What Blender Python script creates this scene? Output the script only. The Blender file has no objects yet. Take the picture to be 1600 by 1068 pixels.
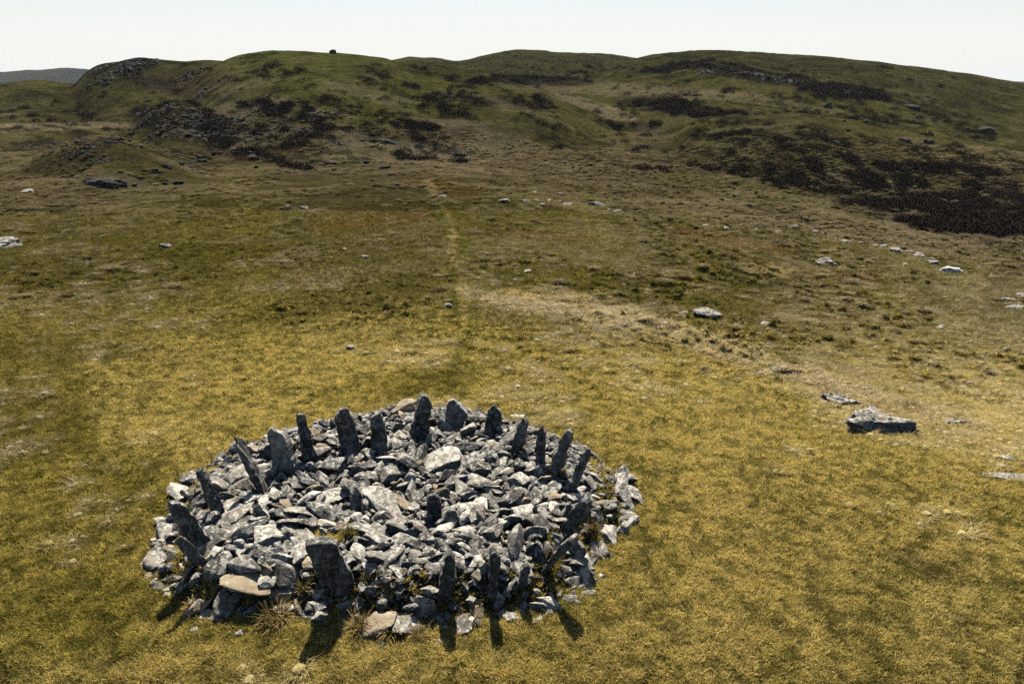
import bpy, bmesh, math
import numpy as np
from mathutils import Vector, Matrix, Euler

# ------------------------------------------------------------------ camera, sky, sun, exposure
R = math.radians
W, Hpx, F = 1600.0, 1068.0, 1155.0
PITCH = R(19.7)
CAMH = 9.0
SC = bpy.context.scene
COL = SC.collection
cd = bpy.data.cameras.new("camera"); cam = bpy.data.objects.new("camera", cd); COL.objects.link(cam)
cam.location = (0, 0, CAMH); cam.rotation_euler = (math.pi/2 - PITCH, 0, 0)
cd.sensor_width = 36.0; cd.lens = 36.0*F/W; cd.clip_start = 0.1; cd.clip_end = 20000
SC.camera = cam
SUN_EL, SUN_AZ = R(53), R(-3)          # azimuth measured from +Y towards +X
world = bpy.data.worlds.new("World"); SC.world = world; world.use_nodes = True
nt = world.node_tree
sky = nt.nodes.new("ShaderNodeTexSky"); sky.sky_type = 'NISHITA'; sky.sun_disc = False
sky.sun_elevation = SUN_EL; sky.sun_rotation = SUN_AZ
sky.air_density = 1.0; sky.dust_density = 0.8; sky.ozone_density = 1.0; sky.altitude = 400
bg = nt.nodes["Background"]; bg.inputs[1].default_value = 0.05
# pale haze low in the sky
_tc = nt.nodes.new("ShaderNodeTexCoord"); _sx = nt.nodes.new("ShaderNodeSeparateXYZ"); nt.links.new(_tc.outputs['Generated'], _sx.inputs[0])
_mr = nt.nodes.new("ShaderNodeMapRange"); nt.links.new(_sx.outputs[2], _mr.inputs[0]); _mr.interpolation_type = 'SMOOTHSTEP'
_mr.inputs[1].default_value = 0.0; _mr.inputs[2].default_value = 0.25; _mr.inputs[3].default_value = 0.90; _mr.inputs[4].default_value = 0.0
_mx = nt.nodes.new("ShaderNodeMix"); _mx.data_type = 'RGBA'; nt.links.new(_mr.outputs[0], _mx.inputs[0]); nt.links.new(sky.outputs[0], _mx.inputs[6])
_mx.inputs[7].default_value = (8.5, 8.6, 8.35, 1)
nt.links.new(_mx.outputs[2], bg.inputs[0])
sd = bpy.data.lights.new("sun", 'SUN'); sun = bpy.data.objects.new("sun", sd); COL.objects.link(sun)
sd.energy = 5.0; sd.angle = R(0.5); sd.color = (1.0, 0.95, 0.86)
sdir = Vector((math.sin(SUN_AZ)*math.cos(SUN_EL), math.cos(SUN_AZ)*math.cos(SUN_EL), math.sin(SUN_EL)))
sun.rotation_euler = sdir.to_track_quat('Z', 'Y').to_euler()
SC.view_settings.view_transform = 'Standard'; SC.view_settings.look = 'None'
SC.view_settings.exposure = 1.12; SC.view_settings.gamma = 1.0
SC.cycles.max_bounces = 5; SC.cycles.diffuse_bounces = 0; SC.cycles.glossy_bounces = 2
SC.cycles.transmission_bounces = 3; SC.cycles.volume_bounces = 0; SC.cycles.transparent_max_bounces = 4
SC.cycles.use_adaptive_sampling = False; SC.cycles.use_denoising = False

cP, sP = math.cos(PITCH), math.sin(PITCH)

# ------------------------------------------------------------------ noise (numpy)
def _h(ix, iy, iz, seed):
    n = (ix*374761393 + iy*668265263 + iz*2147483647 + seed*1274126177) & 0xFFFFFFFF
    n = ((n ^ (n >> 13))*1274126177) & 0xFFFFFFFF
    n = ((n ^ (n >> 16))*2246822519) & 0xFFFFFFFF
    return ((n ^ (n >> 15)) & 0xFFFFFF)/16777215.0*2-1
def vnoise(x, y, seed=0):
    ix = np.floor(x).astype(np.int64); iy = np.floor(y).astype(np.int64)
    fx = x-ix; fy = y-iy
    fx = fx*fx*fx*(fx*(fx*6-15)+10); fy = fy*fy*fy*(fy*(fy*6-15)+10)
    a = _h(ix, iy, 0, seed); b = _h(ix+1, iy, 0, seed); c = _h(ix, iy+1, 0, seed); d = _h(ix+1, iy+1, 0, seed)
    return (a*(1-fx)+b*fx)*(1-fy)+(c*(1-fx)+d*fx)*fy
def vnoise3(p, seed=0):
    i = np.floor(p).astype(np.int64); f = p-i; f = f*f*(3-2*f)
    r = 0
    for dx in (0, 1):
        for dy in (0, 1):
            for dz in (0, 1):
                w = (f[:, 0] if dx else 1-f[:, 0])*(f[:, 1] if dy else 1-f[:, 1])*(f[:, 2] if dz else 1-f[:, 2])
                r = r + w*_h(i[:, 0]+dx, i[:, 1]+dy, i[:, 2]+dz, seed)
    return r
def fbm(x, y, seed=0, oct=4, gain=0.5):
    r = 0; a = 1.0; s = 0
    for k in range(oct):
        c, t = math.cos(0.6*k+0.3), math.sin(0.6*k+0.3)
        r = r + a*vnoise((c*x-t*y)*2**k, (t*x+c*y)*2**k, seed+k*17); s += a; a *= gain
    return r/s
def sstep(a, b, x):
    t = np.clip((x-a)/(b-a), 0, 1); return t*t*(3-2*t)

# ------------------------------------------------------------------ projection
def t_of(py):
    k = (534.0-np.asarray(py, float))/F
    return (k*cP-sP)/(cP+k*sP)
def project(X, Y, Z):
    zc = Y*cP+(CAMH-Z)*sP; yc = (Z-CAMH)*cP+Y*sP
    zc = np.maximum(zc, 0.1)
    return 800+F*X/zc, 534-F*yc/zc
def ray(px, py):
    x = (px-800)/F; y = (534-py)/F
    return np.array([x, cP+y*sP, -sP+y*cP])

# ------------------------------------------------------------------ terrain heights
VMIN, VMAX = math.log(3.0), math.log(6500.0)
_vt = np.linspace(VMIN, VMAX, 900)
_near = [(3, 2600), (5, 1700), (7, 1330), (9.2, 1068)]
_far = [(1000, 150), (2000, 136), (6500, 127)]
_cols = {
 -700: [(11.5, 922), (14, 802), (17.5, 693), (23, 598), (32, 500), (45, 425), (60, 372), (80, 322), (120, 272), (160, 236), (220, 200), (300, 183)],
 0:   [(11.5, 922), (14, 802), (17.5, 693), (23, 600), (32, 503), (45, 425), (60, 372), (80, 322), (120, 272), (160, 236), (220, 201), (300, 185)],
 400: [(11.5, 922), (14, 802), (17.5, 693), (24, 590), (33, 500), (50, 400), (75, 330), (100, 290), (150, 240), (220, 212), (300, 190)],
 800: [(11.5, 922), (14, 801), (17.6, 692), (22.7, 602), (32, 500), (48, 402), (66, 348), (95, 300), (140, 252), (190, 215), (260, 178), (400, 150)],
 1200: [(11.5, 922), (14, 801), (18, 690), (23, 606), (27, 572), (34, 528), (48, 436), (72, 368), (105, 322), (140, 285), (190, 236), (260, 190), (400, 158)],
 1600: [(11.5, 922), (14, 801), (17, 702), (19, 688), (26, 622), (36, 530), (52, 452), (78, 396), (105, 350), (150, 300), (200, 250), (300, 190)],
 2400: [(11.5, 922), (14, 805), (17, 720), (20, 690), (28, 620), (38, 540), (52, 470), (78, 410), (110, 360), (150, 310), (200, 260), (300, 200)],
}
_cu, _tab = [], []
for _px, _l in _cols.items():
    _pts = _near+_l+_far
    _cu.append((_px-800)/F*0.97)
    _r = np.interp(_vt, [math.log(a) for a, b in _pts], t_of([b for a, b in _pts]))
    _k = np.exp(-0.5*(np.arange(-40, 41)/10.0)**2); _k /= _k.sum()
    _r = np.convolve(np.pad(_r, 40, mode='edge'), _k, mode='valid')
    _tab.append(_r)
_tab = np.array(_tab); _cu = np.array(_cu)
_ug = np.linspace(-1.6, 1.6, 321)
_T = np.array([[0.0]*900]*321)
for _j in range(900):
    _T[:, _j] = np.interp(_ug, _cu, _tab[:, _j])
_k = np.exp(-0.5*(np.arange(-30, 31)/10.0)**2); _k /= _k.sum()
for _j in range(900):
    _T[:, _j] = np.convolve(np.pad(_T[:, _j], 30, mode='edge'), _k, mode='valid')

def base_t(u, v):
    fu = np.clip((u+1.6)/3.2*320, 0, 319.999); fv = np.clip((v-VMIN)/(VMAX-VMIN)*899, 0, 898.999)
    i = fu.astype(int); j = fv.astype(int); a = fu-i; b = fv-j
    return (_T[i, j]*(1-a)+_T[i+1, j]*a)*(1-b)+(_T[i, j+1]*(1-a)+_T[i+1, j+1]*a)*b

# hills: skyline in the picture (x,row), distance, front and back widths in log-distance
HILLS = [
 # far blue ridge, left
 ([(-900, 120), (-400, 112), (-100, 116), (0, 113), (40, 111), (80, 107), (108, 105), (135, 108), (200, 122), (300, 150)], 2600, .35, .5, .06),
 # left green bank
 ([(-900, 118), (-300, 126), (0, 134), (60, 131), (110, 138), (160, 143), (230, 152), (330, 168), (430, 200)], 330, .42, .3, .05),
 # rocky knoll, left of the main hill
 ([(60, 185), (100, 150), (125, 124), (140, 110), (160, 101), (190, 97), (222, 92), (245, 95), (262, 99), (290, 101), (330, 97), (360, 98), (400, 108), (450, 135)], 300, .28, .22, .06),
 # main green hill
 ([(200, 200), (260, 160), (320, 115), (360, 97), (400, 88), (440, 82), (480, 77), (520, 79), (560, 83), (605, 91), (625, 99), (650, 105), (700, 113), (760, 119), (830, 133), (880, 150), (940, 178), (1000, 215), (1100, 260)], 250, .34, .25, .06),
 # distant middle hills
 ([(480, 120), (580, 103), (625, 96), (640, 91), (680, 89), (715, 95), (735, 91), (760, 84), (795, 77), (830, 80), (870, 85), (930, 87), (975, 92), (1000, 95), (1060, 100), (1200, 115), (1400, 150)], 620, .5, .3, .05),
 # pale shoulder in front of them
 ([(600, 200), (700, 130), (760, 119), (860, 124), (960, 130), (1060, 140), (1160, 150), (1250, 165), (1330, 178), (1430, 200), (1550, 240)], 330, .3, .22, .05),
 # long right hill
 ([(800, 140), (900, 115), (960, 103), (1000, 94), (1040, 88), (1090, 82), (1130, 79), (1180, 82), (1205, 87), (1245, 86), (1300, 88), (1350, 93), (1400, 98), (1450, 104), (1500, 111), (1550, 121), (1600, 130), (1700, 138), (1900, 150), (2300, 150)], 420, .42, .35, .05),
 # right flank carrying the heather
 ([(950, 330), (1020, 235), (1090, 190), (1160, 178), (1250, 172), (1340, 178), (1430, 190), (1520, 205), (1600, 215), (1800, 240), (2200, 260)], 215, .30, .25, .06),
 # craggy spur, mid left
 ([(120, 235), (170, 205), (205, 185), (235, 166), (265, 158), (300, 163), (350, 172), (400, 184), (450, 200), (500, 216), (545, 232), (620, 262)], 175, .13, .16, .05),
 # small craggy mound in front of it
 ([(20, 250), (80, 226), (125, 210), (165, 209), (205, 219), (270, 240)], 128, .15, .16, .04),
]
_H = []
for sl, D, wf, wb, A in HILLS:
    us = np.array([(p[0]-800)/F*cP for p in sl]); ts = t_of([p[1] for p in sl])
    g = np.linspace(-2.2, 2.2, 1761)
    tt = np.interp(g, us, ts, left=-1, right=-1)
    tt = np.where(g < us[0], ts[0]-(us[0]-g)*0.5, tt); tt = np.where(g > us[-1], ts[-1]-(g-us[-1])*0.5, tt)
    k = np.exp(-0.5*(np.arange(-8, 9)/2.2)**2); k /= k.sum()
    tt = np.convolve(np.pad(tt, 8, mode='edge'), k, mode='valid')
    _H.append((g, tt, math.log(D), wf, wb, A))
MOUND = {}
def terrain(X, Y, fine=True):
    X = np.asarray(X, float); Y = np.asarray(Y, float)
    Ys = np.maximum(Y, 3.0); u = X/Ys; v = np.log(Ys)
    t = base_t(u, v)
    K = 0.0016
    D = Ys
    wob = 0.16*fbm(X/60, Y/60, 5, 3)
    acc = np.exp(np.zeros_like(t)); m = t.copy()
    L = [t]
    for g, tt, v0, wf, wb, A in _H:
        s = np.interp(u, g, tt)
        dv = v-v0-(wob if v0 < 7 else 0)*0.6
        xf = np.abs(dv)/wf; drop = np.where(dv < 0, xf*xf/(1+.32*xf), (dv/wb)**2)
        L.append(s-A*drop-0.5*sstep(48, 16, D))
    M = np.max(np.array(L), axis=0)
    S = sum(np.exp(np.clip((l-M)/K, -40, 0)) for l in L)
    t = M+K*np.log(S)
    Z = CAMH+t*Ys
    for lam, amp, sd_ in ((70, .026, 1), (34, .036, 2), (17, .042, 3), (8, .036, 4), (4, .022, 5), (2, .014, 6)):
        fade = sstep(lam*2.2, lam*6, D)*(1-sstep(700*lam/8, 1600*lam/8, D))
        n = vnoise(X/lam+11.3*sd_, Y/lam*0.8+7.1*sd_, 100+sd_)
        if lam in (17, 8, 4): n = n*(1-.9*sstep(110, 180, D))+(1.0-2.6*np.abs(n))*.42*sstep(110, 180, D)*(1.0 if lam > 4 else .6)
        Z = Z+lam*amp*n*fade*(1-0.75*sstep(45, 20, D)*(lam > 3))
    if fine:
        Z = Z+0.035*fbm(X/1.3, Y/1.3, 31, 2)+0.02*fbm(X/0.35, Y/0.35, 33, 2)
        hum = np.maximum(0, fbm(X/0.6, Y/0.5, 41, 3)-0.03)*sstep(-.35, .25, vnoise(X/7, Y/7, 43)+.35*sstep(-5, 12, X))
        Z = Z+(0.40+0.32*sstep(4, 14, X))*hum*sstep(16, 34, D)*(1-sstep(120, 220, D))
    return Z
def hit(px, py, z_off=0.0):
    """where the view ray through a picture point meets the ground"""
    d = ray(px, py); Ys = np.exp(np.linspace(math.log(5), math.log(5000), 4000))
    s = Ys/d[1]; X = d[0]*s; Z = CAMH+d[2]*s
    g = terrain(X, Ys, False)+z_off
    b = np.nonzero(Z < g)[0]
    i = b[0] if len(b) else len(Ys)-1
    if i > 0:
        a0 = Z[i-1]-g[i-1]; a1 = Z[i]-g[i]; f = a0/(a0-a1) if a0 != a1 else 0
        y = Ys[i-1]+(Ys[i]-Ys[i-1])*f
    else: y = Ys[i]
    x = d[0]*y/d[1]
    return np.array([x, y, float(terrain(np.array([x]), np.array([y]), False)[0])])

# ------------------------------------------------------------------ cairn footprint and mound
OUT_PX = [(243, 905), (256, 868), (268, 830), (282, 775), (300, 745), (350, 718), (410, 700), (490, 678), (560, 664), (640, 654), (720, 652), (800, 668),
          (860, 690), (925, 715), (962, 735), (985, 780), (975, 825), (945, 855), (920, 880), (908, 925), (870, 950), (800, 965), (700, 975), (620, 976),
          (520, 962), (440, 950), (340, 965), (285, 945)]
OUT = np.array([hit(a, b)[:2] for a, b in OUT_PX])
CC = OUT.mean(axis=0)
_oa = np.arctan2(OUT[:, 1]-CC[1], OUT[:, 0]-CC[0]); _or = np.hypot(OUT[:, 0]-CC[0], OUT[:, 1]-CC[1])
_o = np.argsort(_oa); _oa = _oa[_o]; _or = _or[_o]
def cairn_rho(X, Y):
    a = np.arctan2(Y-CC[1], X-CC[0])
    r = np.interp(a, _oa, _or, period=2*math.pi)
    return np.hypot(X-CC[0], Y-CC[1])/r
def mound(X, Y):
    rho = cairn_rho(X, Y)
    n = 0.07*fbm(X/0.8, Y/0.8, 71, 2)
    return (0.56*sstep(1.0, 0.82, rho)-0.30*sstep(0.6, 0.2, rho))+n*sstep(1.0, 0.8, rho)
def ground(X, Y, fine=False):
    return terrain(X, Y, fine)+mound(X, Y)
def hit_m(px, py, zo):
    """meet the cairn's rubble surface, zo metres over its core"""
    d = ray(px, py); Ys = np.linspace(7, 26, 2400); s = Ys/d[1]; X = d[0]*s; Z = CAMH+d[2]*s
    rho = cairn_rho(X, Ys)
    g = ground(X, Ys)+zo*sstep(1.02, 0.85, rho)
    i = np.nonzero(Z < g)[0][0]
    return np.array([X[i], Ys[i], g[i]])

# ------------------------------------------------------------------ mesh helpers
def mesh_obj(name, verts, faces, mat=None, parent=None, smooth=False, link=True):
    me = bpy.data.meshes.new(name); me.from_pydata([tuple(map(float, v)) for v in verts], [], [tuple(map(int, f)) for f in faces]); me.validate()
    if smooth: me.polygons.foreach_set('use_smooth', [True]*len(me.polygons))
    if mat: me.materials.append(mat)
    o = bpy.data.objects.new(name, me)
    if link: COL.objects.link(o)
    if parent: o.parent = parent
    return o
def fast_mesh(name, V, Fq, mat=None, smooth=True):
    """V (n,3), Fq (m,k) with constant k"""
    me = bpy.data.meshes.new(name); m, k = Fq.shape
    me.vertices.add(len(V)); me.vertices.foreach_set('co', np.ascontiguousarray(V, dtype=np.float32).ravel())
    me.loops.add(m*k); me.loops.foreach_set('vertex_index', np.ascontiguousarray(Fq, dtype=np.int32).ravel())
    me.polygons.add(m); me.polygons.foreach_set('loop_start', np.arange(0, m*k, k, dtype=np.int32))
    me.polygons.foreach_set('use_smooth', np.full(m, smooth, dtype=bool))
    me.update(calc_edges=True)
    if mat: me.materials.append(mat)
    return me
def tag(o, label=None, cat=None, group=None, kind=None):
    if label: o['label'] = label
    if cat: o['category'] = cat
    if group: o['group'] = group
    if kind: o['kind'] = kind
    return o
_ico = {}
def ico(n):
    if n not in _ico:
        bm = bmesh.new(); bmesh.ops.create_icosphere(bm, subdivisions=n, radius=1)
        bm.verts.ensure_lookup_table()
        _ico[n] = (np.array([v.co[:] for v in bm.verts]), np.array([[v.index for v in f.verts] for f in bm.faces])); bm.free()
    return _ico[n]
def rock_shape(seed, n=3, rough=0.03):
    """an angular stone: a sphere cut by random planes, then weathered a little"""
    rs = np.random.RandomState(seed); V, Fc = ico(n)
    np_ = rs.randint(9, 15); N = rs.normal(size=(np_, 3)); N /= np.linalg.norm(N, axis=1)[:, None]
    d = rs.uniform(0.46, 0.80, np_)
    # a bedding plane above and below
    N = np.vstack([N, [[rs.normal()*.15, rs.normal()*.15, 1]], [[rs.normal()*.15, rs.normal()*.15, -1]]]); d = np.append(d, [.62, .66])
    dot = V@N.T
    r = np.where(dot > 1e-3, d/np.maximum(dot, 1e-3), 9).min(axis=1); r = np.minimum(r, 1.12)
    P = V*r[:, None]*1.06
    P = P*(1+rough*vnoise3(P*2.7+seed*3.1, seed)[:, None]+rough*.6*vnoise3(P*6+seed*1.7, seed+5)[:, None])
    return P
NSH = 26
def stone_params(i):
    rs = np.random.RandomState(5000+i)
    L = 0.095+0.12*rs.beta(1.6, 2.6)+0.17*(rs.rand() < 0.22)*rs.rand()
    return rs.randint(NSH), np.array([L*1.12, L*rs.uniform(.62, .92), L*rs.uniform(.34, .74)])

# ------------------------------------------------------------------ upright slabs: outline in the picture -> real slab standing on the rubble
# name key, outline, base row/col index via bottom points, lean outwards (deg), turn (deg), thickness (m), rubble height under it, label, tone
SLABS = [
 ([(265,786),(277,784),(289,790),(303,808),(316,827),(317,842),(301,848),(290,840),(281,830),(270,808),(264,792)], 22, 15, .26, .2,
  "broad dark slab with a rounded top leaning far out at the cairn's left end", 'dark'),
 ([(312,729),(320,740),(331,760),(340,780),(341,790),(329,796),(324,780),(319,763),(310,735)], 20, 40, .18, .2,
  "short dark needle of stone between the broad left slab and the long leaning one", 'dark'),
 ([(366,681),(374,682),(381,688),(397,722),(412,755),(401,762),(385,731),(371,703)], 22, 55, .16, .2,
  "long thin grey blade leaning left, its pale edge towards the camera", 'grey'),
 ([(425,666),(430,668),(447,680),(452,692),(456,705),(460,720),(445,729),(425,727),(424,700),(419,674)], 12, -25, .22, .2,
  "broad pale lichen-covered slab standing left of the narrow pillar", 'pale'),
 ([(465,647),(470,645),(476,646),(478,662),(484,680),(490,700),(487,710),(472,714),(469,693),(467,675),(464,655)], 10, 20, .24, .2,
  "narrow square-topped pillar with pale spots on its dark side", 'dark'),
 ([(525,646),(530,640),(542,634),(547,643),(552,657),(557,674),(561,692),(558,699),(535,698),(529,680),(525,662)], 10, 10, .28, .2,
  "thick dark upright with a slanting top at the back left of the ring", 'dark'),
 ([(580,652),(586,646),(592,643),(597,650),(600,660),(605,683),(603,692),(592,698),(579,694),(579,670)], 8, 0, .22, .2,
  "short blackish upright right of the thick slanting one", 'dark'),
 ([(656,616),(661,614),(667,617),(674,628),(673,645),(671,657),(668,675),(643,675),(641,665),(646,652),(651,637),(653,624)], 8, 5, .3, .25,
  "tallest dark upright at the back of the ring, stepped on its left side", 'dark'),
 ([(700,628),(706,625),(712,624),(720,630),(725,636),(731,645),(729,653),(718,661),(697,662),(697,645)], 8, -10, .26, .2,
  "squat pale block with a sloping right shoulder at the back of the ring", 'pale'),
 ([(774,630),(777,634),(780,640),(783,655),(787,672),(775,671),(757,665),(759,655),(762,645),(769,636)], 10, -10, .22, .2,
  "triangular grey stone at the back right of the ring", 'dark'),
 ([(819,651),(822,654),(824,661),(822,675),(819,690),(807,696),(804,687),(808,674),(812,662)], 14, -30, .16, .2,
  "small slanting stone between the triangular one and the black spike", 'grey'),
 ([(847,662),(849,670),(852,682),(851,696),(851,707),(855,727),(840,727),(838,712),(837,700),(840,682),(843,670)], 10, -20, .16, .2,
  "black pointed spike standing at the right of the ring", 'dark'),
 ([(889,669),(893,669),(895,676),(891,692),(887,707),(882,727),(866,739),(861,731),(867,708),(875,687)], 16, -20, .2, .2,
  "tall grey slab leaning right, just right of the black spike", 'grey'),
 ([(919,700),(922,701),(922,709),(916,725),(910,740),(902,763),(890,763),(895,748),(900,735),(907,718),(912,707)], 22, -30, .15, .2,
  "slender grey blade leaning out at the right end of the ring", 'grey'),
 ([(912,777),(918,779),(921,785),(918,795),(915,805),(906,819),(897,835),(882,833),(881,822),(888,809),(897,797),(904,786)], 24, -30, .22, .15,
  "rough dark slab leaning right beside the brown rush clump", 'dark'),
 ([(893,836),(899,837),(900,845),(888,858),(875,870),(862,881),(852,887),(854,880),(868,862),(882,845)], 26, -30, .2, .15,
  "low slab leaning outwards at the front right edge", 'grey'),
 ([(765,862),(769,858),(775,856),(782,864),(782,874),(780,885),(777,897),(776,922),(761,916),(763,902),(766,888),(764,872)], 6, 5, .22, .2,
  "narrow stone with a swollen head standing at the front of the ring", 'dark'),
 ([(696,863),(702,861),(710,867),(711,885),(712,907),(701,921),(682,915),(687,900),(692,880)], 7, -5, .2, .2,
  "plain dark tapered upright left of the stone with the swollen head", 'dark'),
 ([(477,847),(495,845),(515,842),(522,846),(528,854),(535,870),(544,886),(552,898),(553,912),(534,918),(508,910),(495,898),(485,872),(476,857)], 5, 8, .21, .2,
  "largest slab, broad and black, leaning towards the camera at the front left", 'dark'),
 ([(270,847),(276,840),(283,835),(303,856),(323,877),(320,885),(303,875),(286,860)], 24, 30, .14, .15,
  "thin sharp-edged blade leaning left below the broad left slab", 'grey'),
 ([(667,773),(672,770),(678,770),(684,774),(689,781),(690,795),(690,806),(684,817),(670,813),(667,792)], 4, 0, .2, .1,
  "small square-topped upright alone in the middle of the cairn", 'dark'),
 ([(824,879),(828,882),(826,895),(822,912),(812,914),(812,900),(815,888)], 10, 10, .14, .1,
  "knee-high stone standing right of the swollen-headed one", 'grey'),
 ([(887,785),(891,784),(893,795),(892,808),(884,812),(884,797)], 10, -10, .1, .1,
  "small upright flake tucked left of the rough right-hand slab", 'dark'),
]
def slab_geo(outline, lean, yaw, th, zo, seed):
    O = np.array(outline, float); ymax = O[:, 1].max()
    bot = O[O[:, 1] > ymax-10]
    B = hit_m(bot[:, 0].mean(), ymax-2, zo)
    rad = np.array([B[0]-CC[0], B[1]-CC[1], 0]); rad /= max(np.linalg.norm(rad), 1e-6)
    up = np.array([0, 0, 1.0])+math.tan(R(lean))*rad; up /= np.linalg.norm(up)
    n0 = np.array([-B[0], -B[1], 0]); n0 /= np.linalg.norm(n0)
    c, s = math.cos(R(yaw)), math.sin(R(yaw)); n0 = np.array([c*n0[0]-s*n0[1], s*n0[0]+c*n0[1], 0])
    n = n0-up*np.dot(n0, up); n /= np.linalg.norm(n); side = np.cross(up, n)
    cp = np.array([0, 0, CAMH])
    q = []
    for (a, b) in O:
        d = ray(a, b); s_ = np.dot(B-cp, n)/np.dot(d, n); w = cp+d*s_-B
        q.append((np.dot(w, side), np.dot(w, up)))
    q = np.array(q)
    low = q[:, 1] < 0.10*q[:, 1].max()
    q[low, 1] -= 0.35
    # resample the outline
    P = np.vstack([q, q[:1]]); L = np.r_[0, np.cumsum(np.hypot(*np.diff(P, axis=0).T))]
    N = 66; ss = np.linspace(0, L[-1], N, endpoint=False)
    q = np.c_[np.interp(ss, L, P[:, 0]), np.interp(ss, L, P[:, 1])]
    rs = np.random.RandomState(seed)
    j_ = rs.normal(size=q.shape); j_ = (np.roll(j_, 1, 0)+j_*1.6+np.roll(j_, -1, 0)); q += 0.006*j_*(q[:, 1:] > 0)
    c0 = q.mean(axis=0)
    V = []; rings = [(0.0, .50), (.2, .5), (.4, .5), (.6, .5), (.78, .48), (.91, .46), (.985, .40), (1.0, .30), (1.0, 0), (1.0, -.30), (.985, -.40), (.91, -.46), (.78, -.5), (.6, -.5), (.4, -.5), (.2, -.5), (0.0, -.5)]
    Fc = []; idx = []
    for k, (f, z) in enumerate(rings):
        if f == 0:
            idx.append([len(V)]); V.append((c0[0], c0[1], z*th)); continue
        idx.append(list(range(len(V), len(V)+N)))
        for p in q:
            w = c0+(p-c0)*f; V.append((w[0], w[1], z*th))
    for k in range(len(rings)-1):
        a, b = idx[k], idx[k+1]
        for j in range(N):
            j2 = (j+1) % N
            if len(a) == 1: Fc.append((a[0], b[j], b[j2]))
            elif len(b) == 1: Fc.append((a[j], b[0], a[j2]))
            else: Fc.append((a[j], b[j], b[j2], a[j2]))
    V = np.array(V)
    S = V*np.array([3.0, 1.6, 3.0])+seed*7.7
    dz = 0.06*vnoise3(S, seed)+0.035*vnoise3(S*2.6, seed+1)+0.016*vnoise3(S*6, seed+2)
    # split faces: quantised steps along the bedding
    st = np.round(vnoise3(V*np.array([2.2, .9, 2.2])+seed, seed+9)*2)/2*0.014
    V[:, 2] += (dz+st)*np.sign(V[:, 2]+1e-9)*(np.abs(V[:, 2]) > .1*th)*min(1, th/.2)
    V[:, 0] += 0.012*vnoise3(S*3.1, seed+3); V[:, 1] += 0.012*vnoise3(S*3.3, seed+4)
    M = np.array([side, up, n]).T
    return B, V@M.T, Fc
# big stones lying in the rubble: picture point, half sizes (m), rotation (deg), shape, label, tone, height over the core
BIG = [
 ((602, 786), (.62, .27, .085), (14, 14, -48), 3, "large flat pale slab tilted across the hollow in the middle of the cairn", 'pale', .36),
 ((389, 910), (.52, .20, .075), (10, 8, -10), 7, "long flat tan slab lying on the front left rim above the dark hollow", 'tan', .30),
 ((610, 742), (.27, .24, .22), (0, 10, 20), 11, "big rounded boulder with a shaded face behind the large tilted slab", 'grey', .18),
 ((722, 806), (.34, .22, .16), (5, -8, 10), 5, "big pale block right of the small middle upright", 'pale', .15),
 ((811, 752), (.27, .2, .17), (0, 6, -20), 14, "big pale speckled boulder in the right half of the cairn", 'pale', .2),
 ((440, 925), (.30, .16, .13), (20, 5, 5), 9, "striped grey slab leaning against the front left rim", 'grey', .1),
 ((945, 835), (.25, .2, .15), (0, 5, -40), 2, "large pale boulder in the grass beyond the brown rush clump", 'pale', .05),
 ((665, 950), (.17, .1, .24), (-20, 0, 10), 4, "pale pointed stone standing on edge at the cairn's front foot", 'pale', .08),
 ((330, 965), (.26, .14, .12), (0, 5, -15), 8, "pale lichen-covered stone lying in the grass at the front left foot", 'pale', .05),
]
PATCH = [((522, 832), .42), ((735, 778), .38), ((548, 800), .15), ((705, 750), .18), ((350, 770), .18), ((640, 780), .12)]
PATCHW = [(hit_m(p[0], p[1], 0.05), r) for p, r in PATCH]
def big_geo(b):
    (px, py), h, rot, sh, lab, tone, zo = b
    P = rock_shape(900+sh, 4, .035)
    if h[2] < .1: P[:, 2] = np.clip(P[:, 2]*1.5, -.8, .8)+0.08*vnoise3(P*2, sh)
    B = hit_m(px, py, zo)
    M = np.array(Euler([R(a) for a in rot]).to_matrix())
    return B, (P*np.array(h)*1.25)@M.T
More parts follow.
